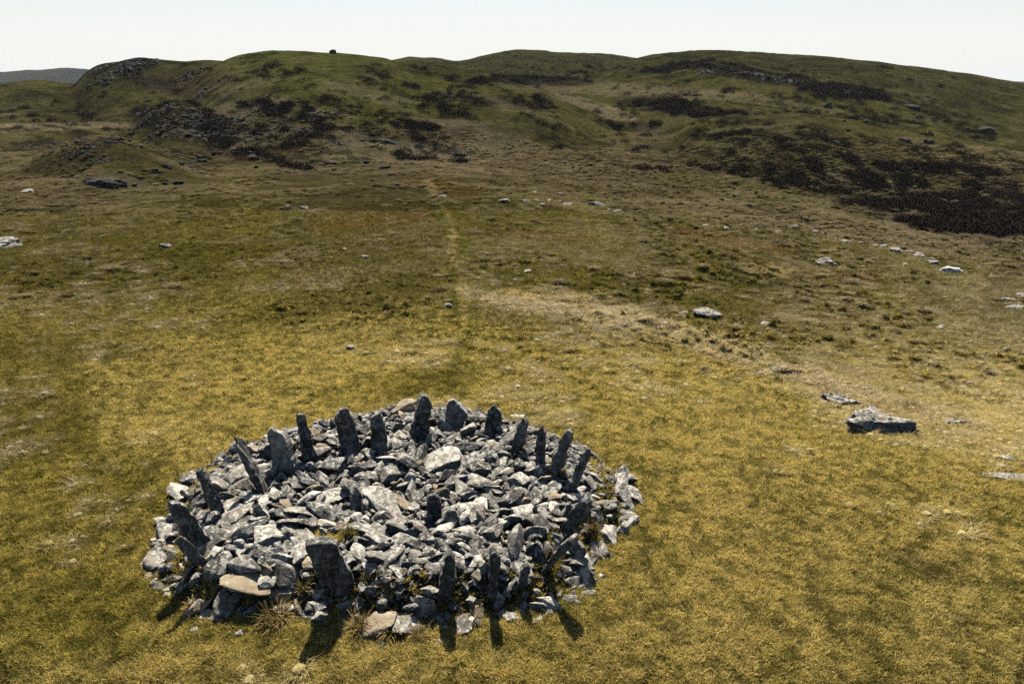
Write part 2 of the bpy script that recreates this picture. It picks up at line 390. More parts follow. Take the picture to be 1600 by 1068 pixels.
STONES = [
(1369,871,1166,382,1,-36,102),(256,-1730,-3039,326,78,48,-35),(483,-2244,-2029,555,-8,1,-236),(407,159,-3778,-2,-310,-28,39),(1291,-2899,-2765,490,-211,-20,135),(354,-1424,-3676,-52,-264,17,24),(141,-2621,-3510,12,-65,258,134),(1312,2586,-2334,579,133,-36,163),(406,-1390,-1034,470,262,46,-22),(601,1067,-4023,-90,29,-15,138),(1313,-3640,94,602,-16,-59,226),(1263,-1328,-353,399,-31,-4,-221),
(1046,-2385,-2910,557,-33,-1,263),(1338,-3130,-1408,573,-28,0,98),(624,-5516,258,55,234,3,36),(806,-402,-3818,-55,12,5,212),(1100,-4554,-1955,-11,314,-4,-94),(1443,-2659,-1901,579,-86,19,-210),(578,-2960,-1902,557,18,5,95),(1396,590,-3870,-27,-6,-5,183),(372,-5589,1072,-43,17,-30,49),(640,-538,-1795,538,10,6,-312),(1327,-1682,889,498,2,-6,103),(391,3003,-2582,474,83,78,-46),
(463,1366,1264,329,32,-36,-41),(1277,5067,190,51,-52,-44,224),(657,3036,-1609,597,-67,-25,-297),(705,2379,-767,568,26,62,301),(609,-739,-682,393,-99,203,155),(1176,203,-1698,538,22,-40,-147),(541,3931,-2297,24,-102,15,-157),(11,-408,4167,391,-26,38,-307),(76,4252,-1708,-19,-5,-30,178),(1287,-190,-2135,529,43,2,-45),(1076,2136,-1993,633,52,-16,-175),(907,144,-2591,451,-20,-33,73),
(724,-1802,-1916,562,297,32,-40),(1129,-5104,485,22,19,-19,201),(637,-1516,-2459,533,-280,14,143),(788,-1732,-1117,465,17,-57,-245),(551,117,-510,294,-2,50,-15),(275,1925,-3584,-57,-12,58,-133),(1117,-322,-2634,481,-65,47,-104),(218,1272,-1458,637,-84,235,-57),(363,-1873,-520,436,243,-11,106),(477,1654,-3814,-68,-58,-1,182),(741,2972,-2024,564,156,-7,-275),(783,3218,-3301,-22,3,-38,262),
(586,3362,-436,617,-13,13,-209),(179,-3219,-3473,-26,295,-47,37),(364,1030,-2948,515,-13,307,-45),(108,-3954,-166,618,217,-36,-104),(1144,3827,-2002,166,-156,-42,-215),(259,-3486,-1793,517,4,-2,263),(1326,1791,203,427,-8,8,203),(49,-4792,-1158,18,-250,8,-90),(356,-3236,-2301,504,-89,-7,54),(1228,-1819,-1603,570,-63,36,59),(1413,-16,-2774,562,278,25,7),(1332,62,1282,392,-40,45,-16),
(1131,-1660,-3389,-58,-1,10,-309),(1184,1434,1841,396,102,299,-8),(1169,-1833,-2770,512,-118,21,-310),(225,2963,-3375,-39,-146,-292,-12),(73,2675,-1148,548,48,-20,-231),(1299,-985,-3403,-10,52,23,-311),(1330,3059,174,640,-147,47,275),(102,5278,456,-71,3,-314,-118),(1448,3778,-2298,170,-27,286,-134),(148,720,-2805,501,22,20,-296),(1286,-3504,-1536,566,160,84,106),(400,-883,-3616,-74,-21,-299,119),
(1393,-2009,96,494,-58,67,-3),(1142,1992,1665,462,-57,6,-250),(554,1865,-3029,416,0,19,-118),(723,461,-2156,545,-58,-2,-307),(904,-3354,-154,509,-238,45,-24),(742,602,-4063,-106,-8,4,-278),(548,3734,-2705,15,-82,-3,-266),(635,-5258,-128,0,-5,304,-30),(313,1861,-884,491,-12,308,-97),(1062,-4981,986,80,16,2,86),(555,-1721,144,367,-272,78,-113),(20,-4885,-1462,8,-6,-13,158),
(1472,-2457,-3709,-75,42,14,144),(288,266,70,251,176,2,-154),(1274,1830,-2384,569,-25,54,-173),(558,-2239,-3775,-77,-298,-17,34),(120,1720,1382,377,30,-20,-3),(1200,-939,-254,461,-19,70,-51),(793,-3089,-2613,517,-79,14,179),(348,-159,-1755,508,15,7,224),(1051,-756,-74,424,25,27,-153),(910,1412,-2895,533,34,-26,287),(1404,-3838,-3308,-72,-296,16,68),(1362,2414,-2732,498,-212,-28,40),
(403,249,1592,270,263,-46,132),(245,-1249,-1437,391,35,-48,-282),(1329,-2319,-2603,587,-142,-29,-2),(147,-1908,-3291,447,26,-40,149),(1400,-2095,1472,509,294,30,145),(1375,808,-2054,495,-13,310,-96),(1455,-2562,-1318,594,-165,95,-9),(1357,4563,-1691,-32,192,-27,69),(1110,729,-1780,524,-49,-254,105),(1093,5133,1082,-25,-78,10,173),(1252,1837,809,421,-82,-293,49),(1289,1144,-1788,574,-33,11,118),
(51,-183,-2874,455,32,17,264),(525,-4571,-1521,-9,43,23,38),(696,-3700,-1340,533,17,5,7),(919,2659,769,538,-174,40,174),(1128,1898,-1388,589,-92,56,-140),(1156,1401,45,346,-28,-7,-161),(1267,635,-2334,514,-260,36,-1),(383,4217,-2304,-49,155,-9,237),(223,11,1891,249,239,-14,173),(202,-595,943,331,-72,18,213),(1427,-1860,-4026,-81,-34,-298,-36),(335,433,-3922,-107,-12,-304,113),
(950,1188,485,295,-39,260,-55),(350,1579,-284,361,24,-262,167),(697,-668,-1289,426,167,18,188),(781,2557,-1488,583,-113,-35,-4),(355,-1772,-2348,499,11,-5,-149),(104,2544,-3614,-98,34,-19,265),(1322,2550,2193,538,-38,53,-305),(743,-1352,-3407,-71,103,-40,236),(777,-2802,-1559,512,-32,5,-207),(1141,-3332,-1004,530,-277,27,59),(967,3064,-648,586,300,-26,131),(650,884,2879,412,-208,35,-77),
(1133,1584,-2414,519,120,-25,275),(702,-2320,-466,528,-276,18,-110),(156,-1484,-1524,517,-118,-75,-173),(526,2020,1228,467,-90,-38,199),(1386,3158,-1220,565,-165,-260,18),(595,-538,-2759,506,221,-2,75),(579,-2666,-746,540,-30,-17,-189),(876,-902,1078,342,271,-43,-1),(512,3072,408,618,-233,-27,8),(1189,-1924,-2589,558,-194,10,13),(1210,1024,708,258,-96,298,40),(915,3753,-663,551,-22,-16,-25),
(947,-2018,-3009,509,-112,35,252),(114,3938,-2793,-60,3,-35,264),(1073,718,-3719,-69,-293,29,-93),(1152,1632,-2160,632,-55,300,46),(26,-2339,-2750,533,-119,52,299),(1166,475,2216,385,163,17,-215),(1163,2787,-907,646,-11,-15,45),(441,1790,-2788,496,303,-2,115),(1091,-322,-204,282,-39,269,2),(1373,-3069,-635,540,-309,7,120),(264,-42,-2340,478,-100,34,306),(87,4088,3819,-237,22,-12,-97),
(970,-2019,793,466,62,48,61),(1230,2081,-1656,565,-42,245,48),(1179,-509,1354,366,-43,13,38),(240,1060,-3404,348,32,-27,-256),(144,-2969,-2379,474,26,-17,-43),(706,250,-3108,420,15,-15,-298),(1294,-2305,-1321,566,-197,-13,-55),(409,3457,-1006,560,40,-24,151),(513,-3140,1286,564,175,-9,-251),(280,-245,-1303,435,-225,-33,98),(914,672,-2536,482,-281,19,171),(1444,844,-1523,457,-74,100,-130),
(414,-4953,-707,10,-278,35,-22),(626,2135,-940,531,69,56,98),(746,-2283,2085,529,210,-38,-55),(652,-437,3061,398,16,-58,-232),(12,2187,761,392,236,-1,98),(901,4387,-2677,-49,-19,300,-123),(1057,-2547,-572,605,-77,-19,-190),(1187,3435,-785,645,-301,-23,-49),(344,-1434,1310,321,-11,-22,45),(1147,-906,1461,421,-286,-4,151),(1164,-1368,2757,473,-49,31,288),(30,5077,-341,-72,311,11,-101),
(461,1541,-1828,531,301,-17,-51),(953,1540,-1570,655,294,-35,131),(134,1329,-2067,504,29,-16,232),(1120,2031,-3036,549,204,224,-41),(1255,-1126,743,284,144,253,-2),(545,-2775,-2339,484,-64,221,30),(868,-897,568,359,-22,-25,-205),(480,5101,2548,-212,-29,-3,236),(514,2460,-4036,-103,-41,-14,101),(1068,-584,-810,416,124,72,-156),(535,658,3766,376,-28,0,273),(995,-962,-1756,489,241,-40,79),
(260,-5251,2157,-147,311,5,143),(221,2288,1132,434,31,9,-118),(1220,-3061,310,554,19,8,309),(433,192,404,258,18,207,157),(1041,1056,2402,373,-62,311,26),(563,-4506,-1704,-25,-9,293,39),(327,4930,-872,-20,-132,-3,-192),(473,-467,2203,336,-24,-278,-13),(90,-1979,2199,468,7,-24,293),(1445,1451,2752,512,45,-284,138),(971,-1825,-81,358,12,237,-129),(1419,-4169,1111,452,-94,36,-285),
(103,430,-2546,456,-44,-26,108),(1079,878,-96,261,-171,51,242),(642,-3626,-663,536,149,-12,-275),(698,5223,1563,-101,-272,13,-142),(1452,4239,4,572,-87,4,-144),(84,3615,-3352,-83,55,-22,73),(584,4338,290,541,21,-21,255),(993,-5067,-1002,-23,47,-21,-165),(520,-2298,-28,437,228,15,2),(255,430,-3073,461,-309,24,-123),(371,-3004,-3391,8,42,84,-293),(345,4755,-1757,-49,-12,299,134),
(1005,-87,183,252,-58,-38,42),(867,2753,-2603,446,-11,314,-129),(150,1687,-994,480,51,-8,-113),(135,1031,176,211,75,33,-270),(438,-2132,-3909,-102,-9,314,26),(1271,3225,5,609,14,84,213),(508,2206,-2282,527,-39,-12,-162),(1392,1817,623,436,176,-34,-5),(213,-505,-371,259,41,19,133),(1273,2044,-2798,476,26,-43,186),(877,-2590,-1595,543,173,24,33),(226,698,860,226,0,-16,-285),
(1225,2702,-2862,411,-283,28,-19),(700,2063,-173,456,255,-79,-90),(646,-1146,-3572,-92,6,-5,-27),(68,3927,-2964,-79,310,-9,51),(216,934,-2412,486,12,306,-131),(253,-2574,-2311,482,13,-22,159),(662,-1617,582,305,254,-15,128),(1175,-3758,1606,537,9,20,225),(552,-2551,-3863,-100,36,-22,198),(673,5390,-908,9,18,295,-153),(1160,318,-2778,416,-29,-1,-109),(17,1812,-3739,-83,182,-4,159),
(45,78,-2950,446,249,-15,-144),(1336,1940,-2611,501,-273,0,-22),(524,-484,220,302,183,-18,-88),(1059,-365,2508,398,-277,11,-24),(996,-1042,2158,430,132,28,-291),(568,-670,-3812,-108,34,-15,-145),(1099,1131,-2318,530,171,-9,186),(893,-1626,-801,442,-21,224,-6),(753,537,1464,275,1,-46,122),(1458,480,-62,238,20,-284,-153),(758,2405,563,457,4,-9,-245),(560,-2287,3159,399,42,36,-35),
(1201,1485,-1380,715,267,-33,127),(1022,-934,-1105,453,-5,-17,-288),(775,-571,-243,368,-58,-94,5),(412,-4581,-1376,60,71,53,-297),(444,-4074,203,550,17,3,43),(422,1485,-3914,-116,-2,313,-112),(177,5331,1183,-101,-47,262,-102),(1050,-312,-2239,522,-125,26,-57),(1067,-2258,-808,481,-26,11,-88),(1112,-1499,-1964,483,9,-303,-135),(458,544,-1346,352,-46,-53,-90),(459,2287,-1642,520,23,-37,21),
(941,595,-1869,482,-118,-261,-14),(5,-192,-611,227,-307,8,7),(618,2324,-1115,531,295,27,24),(373,4793,2889,-197,133,66,72),(713,-2941,-1117,531,-173,-5,278),(1006,-282,1674,276,14,-313,37),(857,1552,478,367,-14,12,-263),(142,3232,-228,554,5,-293,-49),(1018,2284,-2918,503,271,59,-53),(1183,2973,-126,583,-22,-268,-138),(577,5101,-635,-70,-282,-19,34),(943,-935,-848,434,113,-50,-230),
(1245,3004,-934,612,85,11,-218),(1238,1104,-2761,540,62,77,273),(1056,2795,-592,617,79,27,176),(1055,3007,4721,-308,294,-9,-76),(487,11,-692,228,-1,-313,1),(1116,149,-2141,498,-19,-6,-46),(464,2189,192,401,286,17,150),(938,722,-2996,488,48,9,-210),(654,3462,-1493,540,74,-6,-300),(768,411,-559,272,-25,-278,126),(1080,-1891,5401,-335,295,23,124),(745,-2130,-2860,506,-162,77,147),
(992,-2175,-1493,493,9,-307,-146),(359,-2014,1802,450,-297,10,0),(694,2359,-3109,384,24,-282,-24),(582,1962,-2206,536,-12,17,-53),(597,2705,-3477,-97,-61,5,-230),(1204,-1302,1206,469,-16,-272,-180),(990,2528,-949,509,-18,-31,109),(1020,4353,1815,363,-234,1,199),(1155,2742,-1438,622,-65,2,172),(747,4012,-249,513,4,306,-56),(649,1118,1681,347,32,5,256),(165,-971,-1249,337,-142,-258,1),
(730,-5017,-335,10,132,230,34),(1466,-651,-2195,522,55,-41,-93),(413,5046,2041,-186,21,310,-2),(1315,1255,-2458,518,122,-40,-224),(1008,1585,884,409,1,-27,-261),(792,1381,-1706,530,170,225,61),(1249,-223,-3645,-78,150,-27,237),(900,-498,-2195,509,-308,-16,134),(1260,-847,4384,293,227,-73,-71),(215,-3220,4430,-249,156,247,63),(518,-615,451,362,314,19,136),(1039,1063,-1550,555,-292,-63,-64),
(402,-4119,1772,484,-32,29,-11),(528,1535,2604,406,9,1,-258),(1477,457,-2709,471,227,-16,142),(1356,-1979,-1435,526,-55,68,23),(540,2920,1576,483,-47,-11,-192),(1043,-2500,2309,557,94,-11,160),(1045,-3027,2720,464,6,-309,63),(633,301,-2319,477,-30,288,26),(1070,3649,-750,554,-131,18,243),(879,-1605,-2222,500,-40,60,-25),(813,2336,1403,503,-3,-278,129),(773,-3272,660,522,25,-8,48),
(1236,3432,-1285,610,29,-27,221),(454,2627,-473,587,-282,-68,67),(1047,-3416,1304,501,-176,23,-244),(782,1524,-2288,604,227,-11,-26),(1399,-275,1070,277,-81,-271,-26),(828,-3494,-324,497,7,19,240),(680,3364,-1650,523,14,-290,-109),(1346,4966,-530,-43,8,1,77),(1310,-1947,1938,533,61,0,244),(1279,4054,1816,441,282,12,-106),(1019,-2381,-978,509,158,-302,-5),(302,-2351,-1714,522,-11,-4,73),
(115,606,2778,332,-17,11,-226),(973,-1578,991,301,-257,31,-154),(987,-2365,821,417,-300,-29,-10),(675,-1136,256,328,5,75,139),(292,1492,3487,404,76,6,-11),(522,5020,3119,-254,-6,-6,291),(925,911,2103,345,44,6,-251),(944,2145,-1177,528,232,-50,-106),(1367,-1439,-3990,-105,-299,-18,107),(317,1541,-2697,524,21,-292,-81),(466,-2135,-2591,490,37,-18,-78),(420,2319,312,416,272,-1,189),
(1288,3765,-169,559,30,268,160),(1044,-326,2076,327,55,-4,114),(1064,-2585,-352,582,187,-64,-52),(1095,-1733,-1382,523,85,-268,53),(128,-2701,365,468,62,-76,304),(1361,-889,-1389,402,-184,36,-179),(641,-5075,2596,-173,24,14,-206),(1381,1231,2150,420,82,-4,211),(1401,-2391,-664,557,-212,17,62),(870,-3191,-3296,-3,59,33,181),(362,1417,-2321,499,-300,14,-46),(1102,2705,412,524,64,64,172),
(1023,1708,-2758,598,26,-49,-145),(1309,2881,-2271,510,19,5,-76),(1280,-5145,821,-29,-31,-13,-101),(1168,703,-998,290,-50,55,-84),(1307,-3426,-809,525,6,1,-208),(1125,-1866,730,365,269,44,67),(692,2105,-1377,557,11,-254,33),(235,1953,-470,435,30,-15,-183),(719,2347,-2255,554,-102,133,-84),(1174,1444,-551,358,-2,87,-10),(432,348,553,232,-14,-303,-140),(1003,-2523,-2150,497,227,60,82),
(1203,-4274,-1873,36,39,53,-221),(1246,-1950,266,460,-2,118,-205),(1182,224,-192,259,179,102,-102),(1137,-2980,108,545,-94,-39,-20),(1124,-3351,789,608,-8,-11,14),(321,-739,-2340,496,-81,-1,-79),(160,4591,1591,256,-41,-215,52),(44,322,-3671,-69,11,40,-168),(1298,-2092,3082,419,-304,86,-45),(369,1257,-512,328,60,308,-70),(246,-2186,150,407,-43,41,-103),(183,5052,-84,-30,222,-34,-114),
(997,593,146,230,-141,65,-204),(1197,1774,-1735,508,-21,12,219),(1425,-187,-2394,508,21,15,-299),(615,-3791,441,579,-9,-67,240),(1170,3775,131,569,-109,-31,-213),(453,4221,-2453,-72,8,5,36),(159,-1401,598,281,189,-31,74),(482,4438,4083,-293,302,19,90),(956,-444,-1120,352,145,33,168),(1335,3160,-1891,539,57,-13,-166),(913,1776,-1561,504,-185,79,31),(534,2521,-3806,-122,34,299,-9),
(588,700,2132,313,-39,24,-110),(923,4916,1188,13,-13,93,-41),(1457,2830,1220,497,-40,282,-127),(283,-1246,-1747,453,14,-78,-167),(1297,-3152,5163,-403,-13,-308,124),(1113,-1425,374,354,17,70,-308),(756,1272,-2281,543,-272,-50,-38),(503,1623,2366,390,37,-311,87),(837,1823,2359,469,61,-21,269),(932,-2828,-68,500,75,-16,42),(375,4494,132,430,-264,51,72),(1378,250,1992,384,-60,-283,-28),
(976,2088,-658,524,25,45,-116),(1301,-3670,2218,456,-27,68,283),(668,-2155,-1158,511,-43,-273,147),(515,3898,4706,-365,26,313,-6),(220,803,-2330,496,259,6,158),(201,2566,-2686,430,15,-8,-170),(1261,-1413,3835,307,-8,50,-306),(13,-2026,-2262,488,-10,-2,-175),(1423,788,2250,372,-113,-10,-116),(917,1381,717,269,157,277,-26),(530,-945,3704,402,189,-1,-249),(67,33,-277,238,35,47,-123),
(1304,-1100,-840,392,-23,-48,134),(268,-3961,577,520,20,-3,165),(1199,3199,2453,483,130,6,-308),(263,2161,471,351,42,-8,-246),(88,-2165,-588,443,-17,27,83),(1478,-1524,151,339,-19,-57,200),(924,-3265,-435,495,-21,-30,-239),(233,2871,-2438,472,21,27,-102),(360,2520,5226,-376,33,45,179),(974,-1646,-2619,460,27,-30,208),(1247,-477,3803,377,6,-5,-82),(836,32,618,281,-93,245,25),
(757,1826,1950,447,-252,22,-10),(1340,2190,-369,526,21,302,-77),(374,-2997,2404,487,-37,-27,153),(474,2498,430,462,180,7,36),(304,-4666,-1000,-17,152,-24,278),(1323,264,-1339,426,21,304,-117),(1012,513,3427,333,15,302,77),(606,952,-1749,465,-83,305,31),(40,1080,-601,258,35,-24,111),(1215,1685,-513,448,-90,10,98),(1026,-1133,1012,368,-71,291,-25),(527,851,-3911,-107,47,9,-236),
(561,-4420,1400,399,94,-28,-129),(423,3871,1061,493,-196,12,206),(1384,-2323,2591,458,-29,230,-93),(1454,-793,396,340,-277,70,81),(864,-497,-25,247,-28,18,143),(678,1238,-314,395,24,-42,196),(1240,393,1014,269,73,50,-75),(1429,-3007,-910,522,310,-1,124),(664,-1320,2333,443,311,6,-9),(31,5263,2015,-178,-270,-21,134),(62,-95,1123,228,109,261,96),(1456,3538,61,522,291,-30,50),
(33,1028,-3408,239,42,5,284),(1122,-1256,920,367,149,13,271),(984,495,737,311,101,-36,-80),(850,1822,-1210,484,-44,-22,119),(625,-1876,-2025,483,0,301,149),(70,2276,-3092,318,85,49,-26),(1403,332,1283,288,-51,-27,307),(1269,-412,-1598,491,145,30,-49),(96,1949,-2434,509,-301,-9,-142),(1029,132,-845,264,76,45,286),(1105,2417,-2459,477,-286,30,0),(1467,3194,-1076,620,286,2,62),
(1258,1365,3090,496,147,-81,88),(1303,-110,-108,294,-20,107,-293),(1185,532,374,264,4,-252,154),(968,3529,1782,480,39,2,-3),(1434,1938,-1891,591,-20,-3,-183),(1089,-2979,-2249,530,300,-5,-11),(733,404,-1066,300,-238,-47,132),(295,4025,-2550,-90,11,15,-271),(1395,2477,113,477,74,-50,-62),(1151,1128,2805,408,-25,289,-105),(1162,3908,694,510,-37,-3,-125),(1190,-2542,-929,534,104,-11,-269),
(1193,-488,-1423,481,-224,28,-171),(1328,2926,1770,511,93,19,-90),(196,1774,-2228,510,-25,5,-238),(1195,749,2460,442,27,-29,273),(1016,-2587,-2533,461,20,-31,121),(186,1546,250,263,-37,27,-268),(679,1608,-45,367,295,30,-25),(303,1978,2159,422,35,0,-268),(1397,-787,-1640,459,23,-304,99),(1365,-164,2154,345,270,-19,167),(1060,-2825,-2191,520,-109,-191,165),(571,-1148,2994,436,-23,8,-49),
(1186,2651,1327,488,-152,-270,-2),(1094,2159,1021,422,103,43,-158),(833,-586,2826,421,-181,35,4),(241,1225,-220,285,162,-26,236),(616,-1033,1538,312,20,2,-21),(1349,-2059,1348,391,24,16,269),(942,-770,1392,281,-7,-302,-141),(779,-485,1986,344,-152,200,113),(897,2081,-2376,541,-190,113,-15),(82,3180,-1348,541,13,11,-289),(1087,-3,-4298,-121,9,-15,18),(300,596,-1996,475,-5,-24,-64),
(711,1674,-2966,457,-162,-4,-185),(58,-1489,3080,428,-170,-31,-141),(598,4217,2832,-104,23,-298,-116),(855,-2425,307,409,-32,-22,248),(2,-2988,505,511,131,240,48),(1387,632,498,245,51,250,-27),(446,-2520,1390,450,-304,11,77),(1479,4207,956,454,22,-23,-295),(1063,-4768,2509,-150,274,-12,-10),(529,2926,2498,469,200,9,208),(812,414,733,234,-54,13,-19),(918,5490,896,-125,-134,63,-199),
(1290,-629,1539,351,-150,-244,32),(816,1100,-795,301,-5,-35,54),(35,-686,221,225,-177,-3,-77),(118,-5818,712,-61,-13,293,-59),(1355,3383,902,526,-40,288,-78),(101,2868,-359,560,61,34,-178),(488,626,2522,341,-291,30,-68),(1222,-133,2994,355,-231,12,136),(323,5550,1119,-131,65,50,46),(1061,-171,3476,404,304,10,-101),(361,3760,-2552,33,-97,13,-83),(1058,2206,2171,489,-129,-279,47),
(1442,-3723,4037,-221,-16,-17,-119),(1408,-1630,-133,362,116,-72,-196),(712,-1619,1549,436,228,72,-103),(727,1354,2348,352,25,21,-74),(1040,2477,-338,547,-68,-52,-309),(1035,-4343,597,482,39,-24,-173),(1226,3892,1233,494,-160,0,248),(332,-1864,1374,375,-130,238,66),(1235,779,372,194,37,3,177),(1181,-657,-2600,536,-24,302,118),(1217,3234,-3141,3,-9,89,-113),(1149,4039,-87,534,174,43,0),
(790,3421,4,557,68,273,119),(431,-242,2747,366,291,2,-137),(1469,847,851,281,3,-6,146),(1431,-682,678,358,-28,311,-65),(385,2415,2772,398,-300,5,143),(612,3502,2222,456,-91,-8,89),(1194,-46,404,311,25,-57,-48),(1256,-2112,-741,427,314,39,55),(200,2510,-1963,527,5,-12,-41),(1337,-2066,-446,440,106,-286,-51),(653,1431,-1207,701,-301,4,-155),(866,486,-937,271,96,-110,177),
(297,-1999,-290,397,302,9,-130),(810,4750,2585,-217,2,307,-87),(1237,255,-2950,406,5,312,-40),(190,-1349,2553,450,-170,-33,-53),(760,-203,2007,246,129,19,-144),(386,2209,-550,464,17,-3,-80),(257,-124,2549,330,-143,-106,171),(1476,1010,-333,287,24,301,-37),(1411,610,-558,309,60,-35,-196),(1192,2268,1984,468,-300,10,139),(1207,-2440,-89,560,-21,86,145),(205,4075,-2003,-58,-284,-1,25),
(630,749,612,224,0,-306,-44),(462,2781,175,519,-41,-24,-153),(1379,-1053,2378,487,-39,39,305),(1435,4032,1561,449,-220,22,109),(43,-3378,-614,514,-5,304,-5),(290,3411,-1317,534,22,4,126),(1209,1272,-1887,505,109,26,-289),(182,-5409,74,-24,-114,-12,21),(1021,2391,-555,581,59,71,261),(188,-2289,-308,452,-29,-305,-77),(176,5310,110,-86,14,14,206),(387,2476,1061,433,10,289,83),
(1253,-3630,-389,516,-103,27,-129),(1421,1915,-1662,520,66,-29,164),(658,2596,4748,-349,30,5,48),(125,-2520,208,443,-11,-238,26),(109,-3220,-1752,528,-46,-51,-131),(778,371,-1604,399,-6,313,-114),(982,-173,-1471,442,136,68,-130),(873,2059,-3085,372,-150,-44,74),(929,2599,236,503,8,-40,-75),(366,3549,-486,530,-65,12,159),(869,-752,2989,415,165,-11,270),(472,2419,1811,465,5,21,190),
(863,3695,573,500,10,-14,-188),(467,-342,-448,232,-256,-27,188),(920,146,978,245,82,-21,-111),(804,3948,-556,552,-124,-104,196),(1268,4326,-363,443,-52,-19,-223),(750,1038,-2007,465,22,-291,146),(1212,839,2613,425,25,3,273),(701,-4254,-2011,21,30,-57,-13),(1382,3049,-407,574,-149,-19,32),(1402,-2735,-183,531,214,-36,123),(1440,-442,1837,285,21,306,59),(985,4129,202,549,-294,23,123),
(460,-453,888,269,-26,-78,-16),(835,807,-2665,504,-43,232,-153),(1300,-1031,-445,302,261,62,26),(1011,571,2068,297,-16,105,-35),(814,-1045,1832,337,-305,6,26),(1302,4852,2343,-199,299,-1,-75),(1231,-200,1363,313,226,15,-109),(281,-76,989,219,-305,23,40),(543,-2779,133,486,304,8,-125),(1406,-1555,3639,343,144,43,176),(239,-2919,1669,513,-2,-19,23),(340,-325,-1076,408,75,72,156),
(351,-4758,-635,55,-4,-287,153),(1015,-1655,-1740,473,-2,-5,245),(123,-2574,3085,382,-5,-16,-41),(583,-3226,-692,521,-167,-5,-174),(27,-4963,-498,-29,-287,9,-21),(1450,-370,-1470,457,-52,231,-39),(1285,-2018,1099,415,36,-300,-54),(1296,-2741,2147,495,301,22,136),(158,-306,898,244,-40,15,33),(1154,-2147,-2339,481,186,16,167),(119,1613,3206,363,2,-9,-202),(1121,1443,-1974,541,34,69,54),
(566,4094,1355,435,41,17,165),(78,-4900,267,17,5,71,-303),(1106,-1862,1610,396,-18,296,112),(1097,-416,1206,310,39,-50,-114),(249,4384,-1552,-63,-294,2,145),(1343,1060,2612,413,-52,30,-79),(1172,-2730,-1241,555,-79,300,-64),(368,591,1858,255,51,-19,-81),(752,1727,3285,437,135,-241,73),(69,-1547,-3544,-95,-291,-6,44),(1388,3215,-787,587,111,41,311),(1072,22,-1695,464,37,237,-182),
(1066,1985,2448,437,-187,-30,-37),(962,-5028,2323,-153,-297,21,92),(798,2866,-13,546,3,305,36),(844,3652,-318,519,160,20,184),(670,2090,893,449,-152,23,-133),(981,2433,-59,471,38,-1,211),(418,1713,-2002,544,-133,52,70),(909,2770,-1461,531,10,-6,-156),(1311,3024,-317,573,-116,220,-1),(1115,278,3383,388,64,16,-297),(1370,24,2311,325,-51,94,150),(1013,277,5575,-365,-10,-295,1),
(1007,967,-2664,479,26,-9,24),(437,-2941,-472,494,178,-13,-68),(1085,-1325,867,306,261,30,-38),(14,3037,1233,450,-9,9,36),(623,151,752,255,-289,-17,136),(695,-279,159,289,55,301,78),(1463,-4138,539,496,-298,1,-130),(1104,4780,-1101,-70,-206,-25,-159),(1053,-3118,-438,510,263,20,-100),(1433,-97,-411,225,29,-287,9),(442,-1514,264,300,-254,69,-92),(53,2861,-2767,413,13,-253,-5),
(1468,3655,-1106,557,240,-31,102),(21,896,-1904,466,26,29,264),(966,-4266,868,448,9,-41,-88),(210,501,-764,230,-169,-70,-205),(1348,626,21,268,-64,-88,291),(476,513,-304,208,275,-13,-84),(1416,-957,3920,411,275,11,-157),(100,3352,752,528,64,36,275),(639,-4903,2205,-161,0,-16,94),(499,-3056,1010,498,-23,-1,23),(1024,-4417,-1275,83,307,-24,-114),(1391,-139,248,344,25,252,-140),
(1447,-198,3202,342,-243,-77,107),(55,-2445,-1477,501,47,32,-82),(729,-310,1351,251,-201,5,235),(728,723,3471,345,-265,-11,118),(585,3398,1930,482,37,-266,-159),(604,28,-1327,418,-104,-249,-84),(1465,1428,1586,377,-165,36,231),(1407,1635,1703,402,108,-91,-199),(469,3585,2447,428,-122,-41,-142),(416,-3850,-553,543,156,-6,77),(393,2700,-1913,537,-14,-11,-179),(75,-3160,-1082,532,-212,-39,153),
(603,1751,2194,388,-4,-41,135),(1090,896,478,198,-8,275,-157),(759,1439,3252,398,-212,-9,65),(434,-2581,-1994,491,48,-311,55),(426,-372,-2337,477,-12,-7,-127),(619,2291,-26,421,-196,31,-225),(1270,-1706,1565,360,-4,19,-148),(167,1902,-2019,492,11,-9,78),(884,707,-1152,388,2,8,-106),(456,-786,-471,307,-147,-251,64),(162,4787,-932,-51,118,-33,-193),(139,-2914,-1412,505,208,-18,85),
(500,2951,-1270,542,-7,-4,157),(887,-3582,1614,459,78,22,-154),(1325,2747,-2331,468,-16,310,-145),(1167,-2211,606,376,215,-29,-139),(1394,767,-236,340,103,0,-15),(1446,-1127,-1669,426,-66,-47,-9),(1010,4188,1554,422,-12,-21,-236),(607,-3946,914,478,-55,25,280),(542,1099,-2522,487,-259,14,155),(710,-173,-2474,439,53,-17,17),(890,1992,391,417,-100,63,186),(735,-16,-1509,411,-64,-278,68),
(896,1103,-1870,473,-38,269,-163),(908,-676,3393,461,18,-296,134),(132,-4029,1356,449,31,21,-182),(494,157,1284,222,151,311,6),(352,3699,1875,453,17,14,-125),(122,1774,2799,395,-128,-4,-171),(847,3296,4276,-287,2,-307,141),(827,1691,99,287,-282,-31,14),(465,-4758,-810,-27,10,8,-198),(581,-2484,-187,483,2,-10,-106),(699,-433,3417,390,212,-5,185),(663,2649,55,493,269,22,148),
(689,1294,84,231,-128,23,260),(841,111,1149,218,-63,-281,-76),(851,-2814,-963,515,2,-11,142),(789,-3805,1442,487,-7,43,110),(537,1033,1001,225,26,9,-239),(951,-924,-957,326,128,-71,18),(898,-1335,152,347,15,75,205),(357,3413,1639,457,-222,41,150),(506,-1635,3885,288,1,-297,-167),(831,395,1997,231,91,17,-310),(1366,-1811,1119,408,40,-52,104),(1438,-1805,1955,445,256,-13,168),
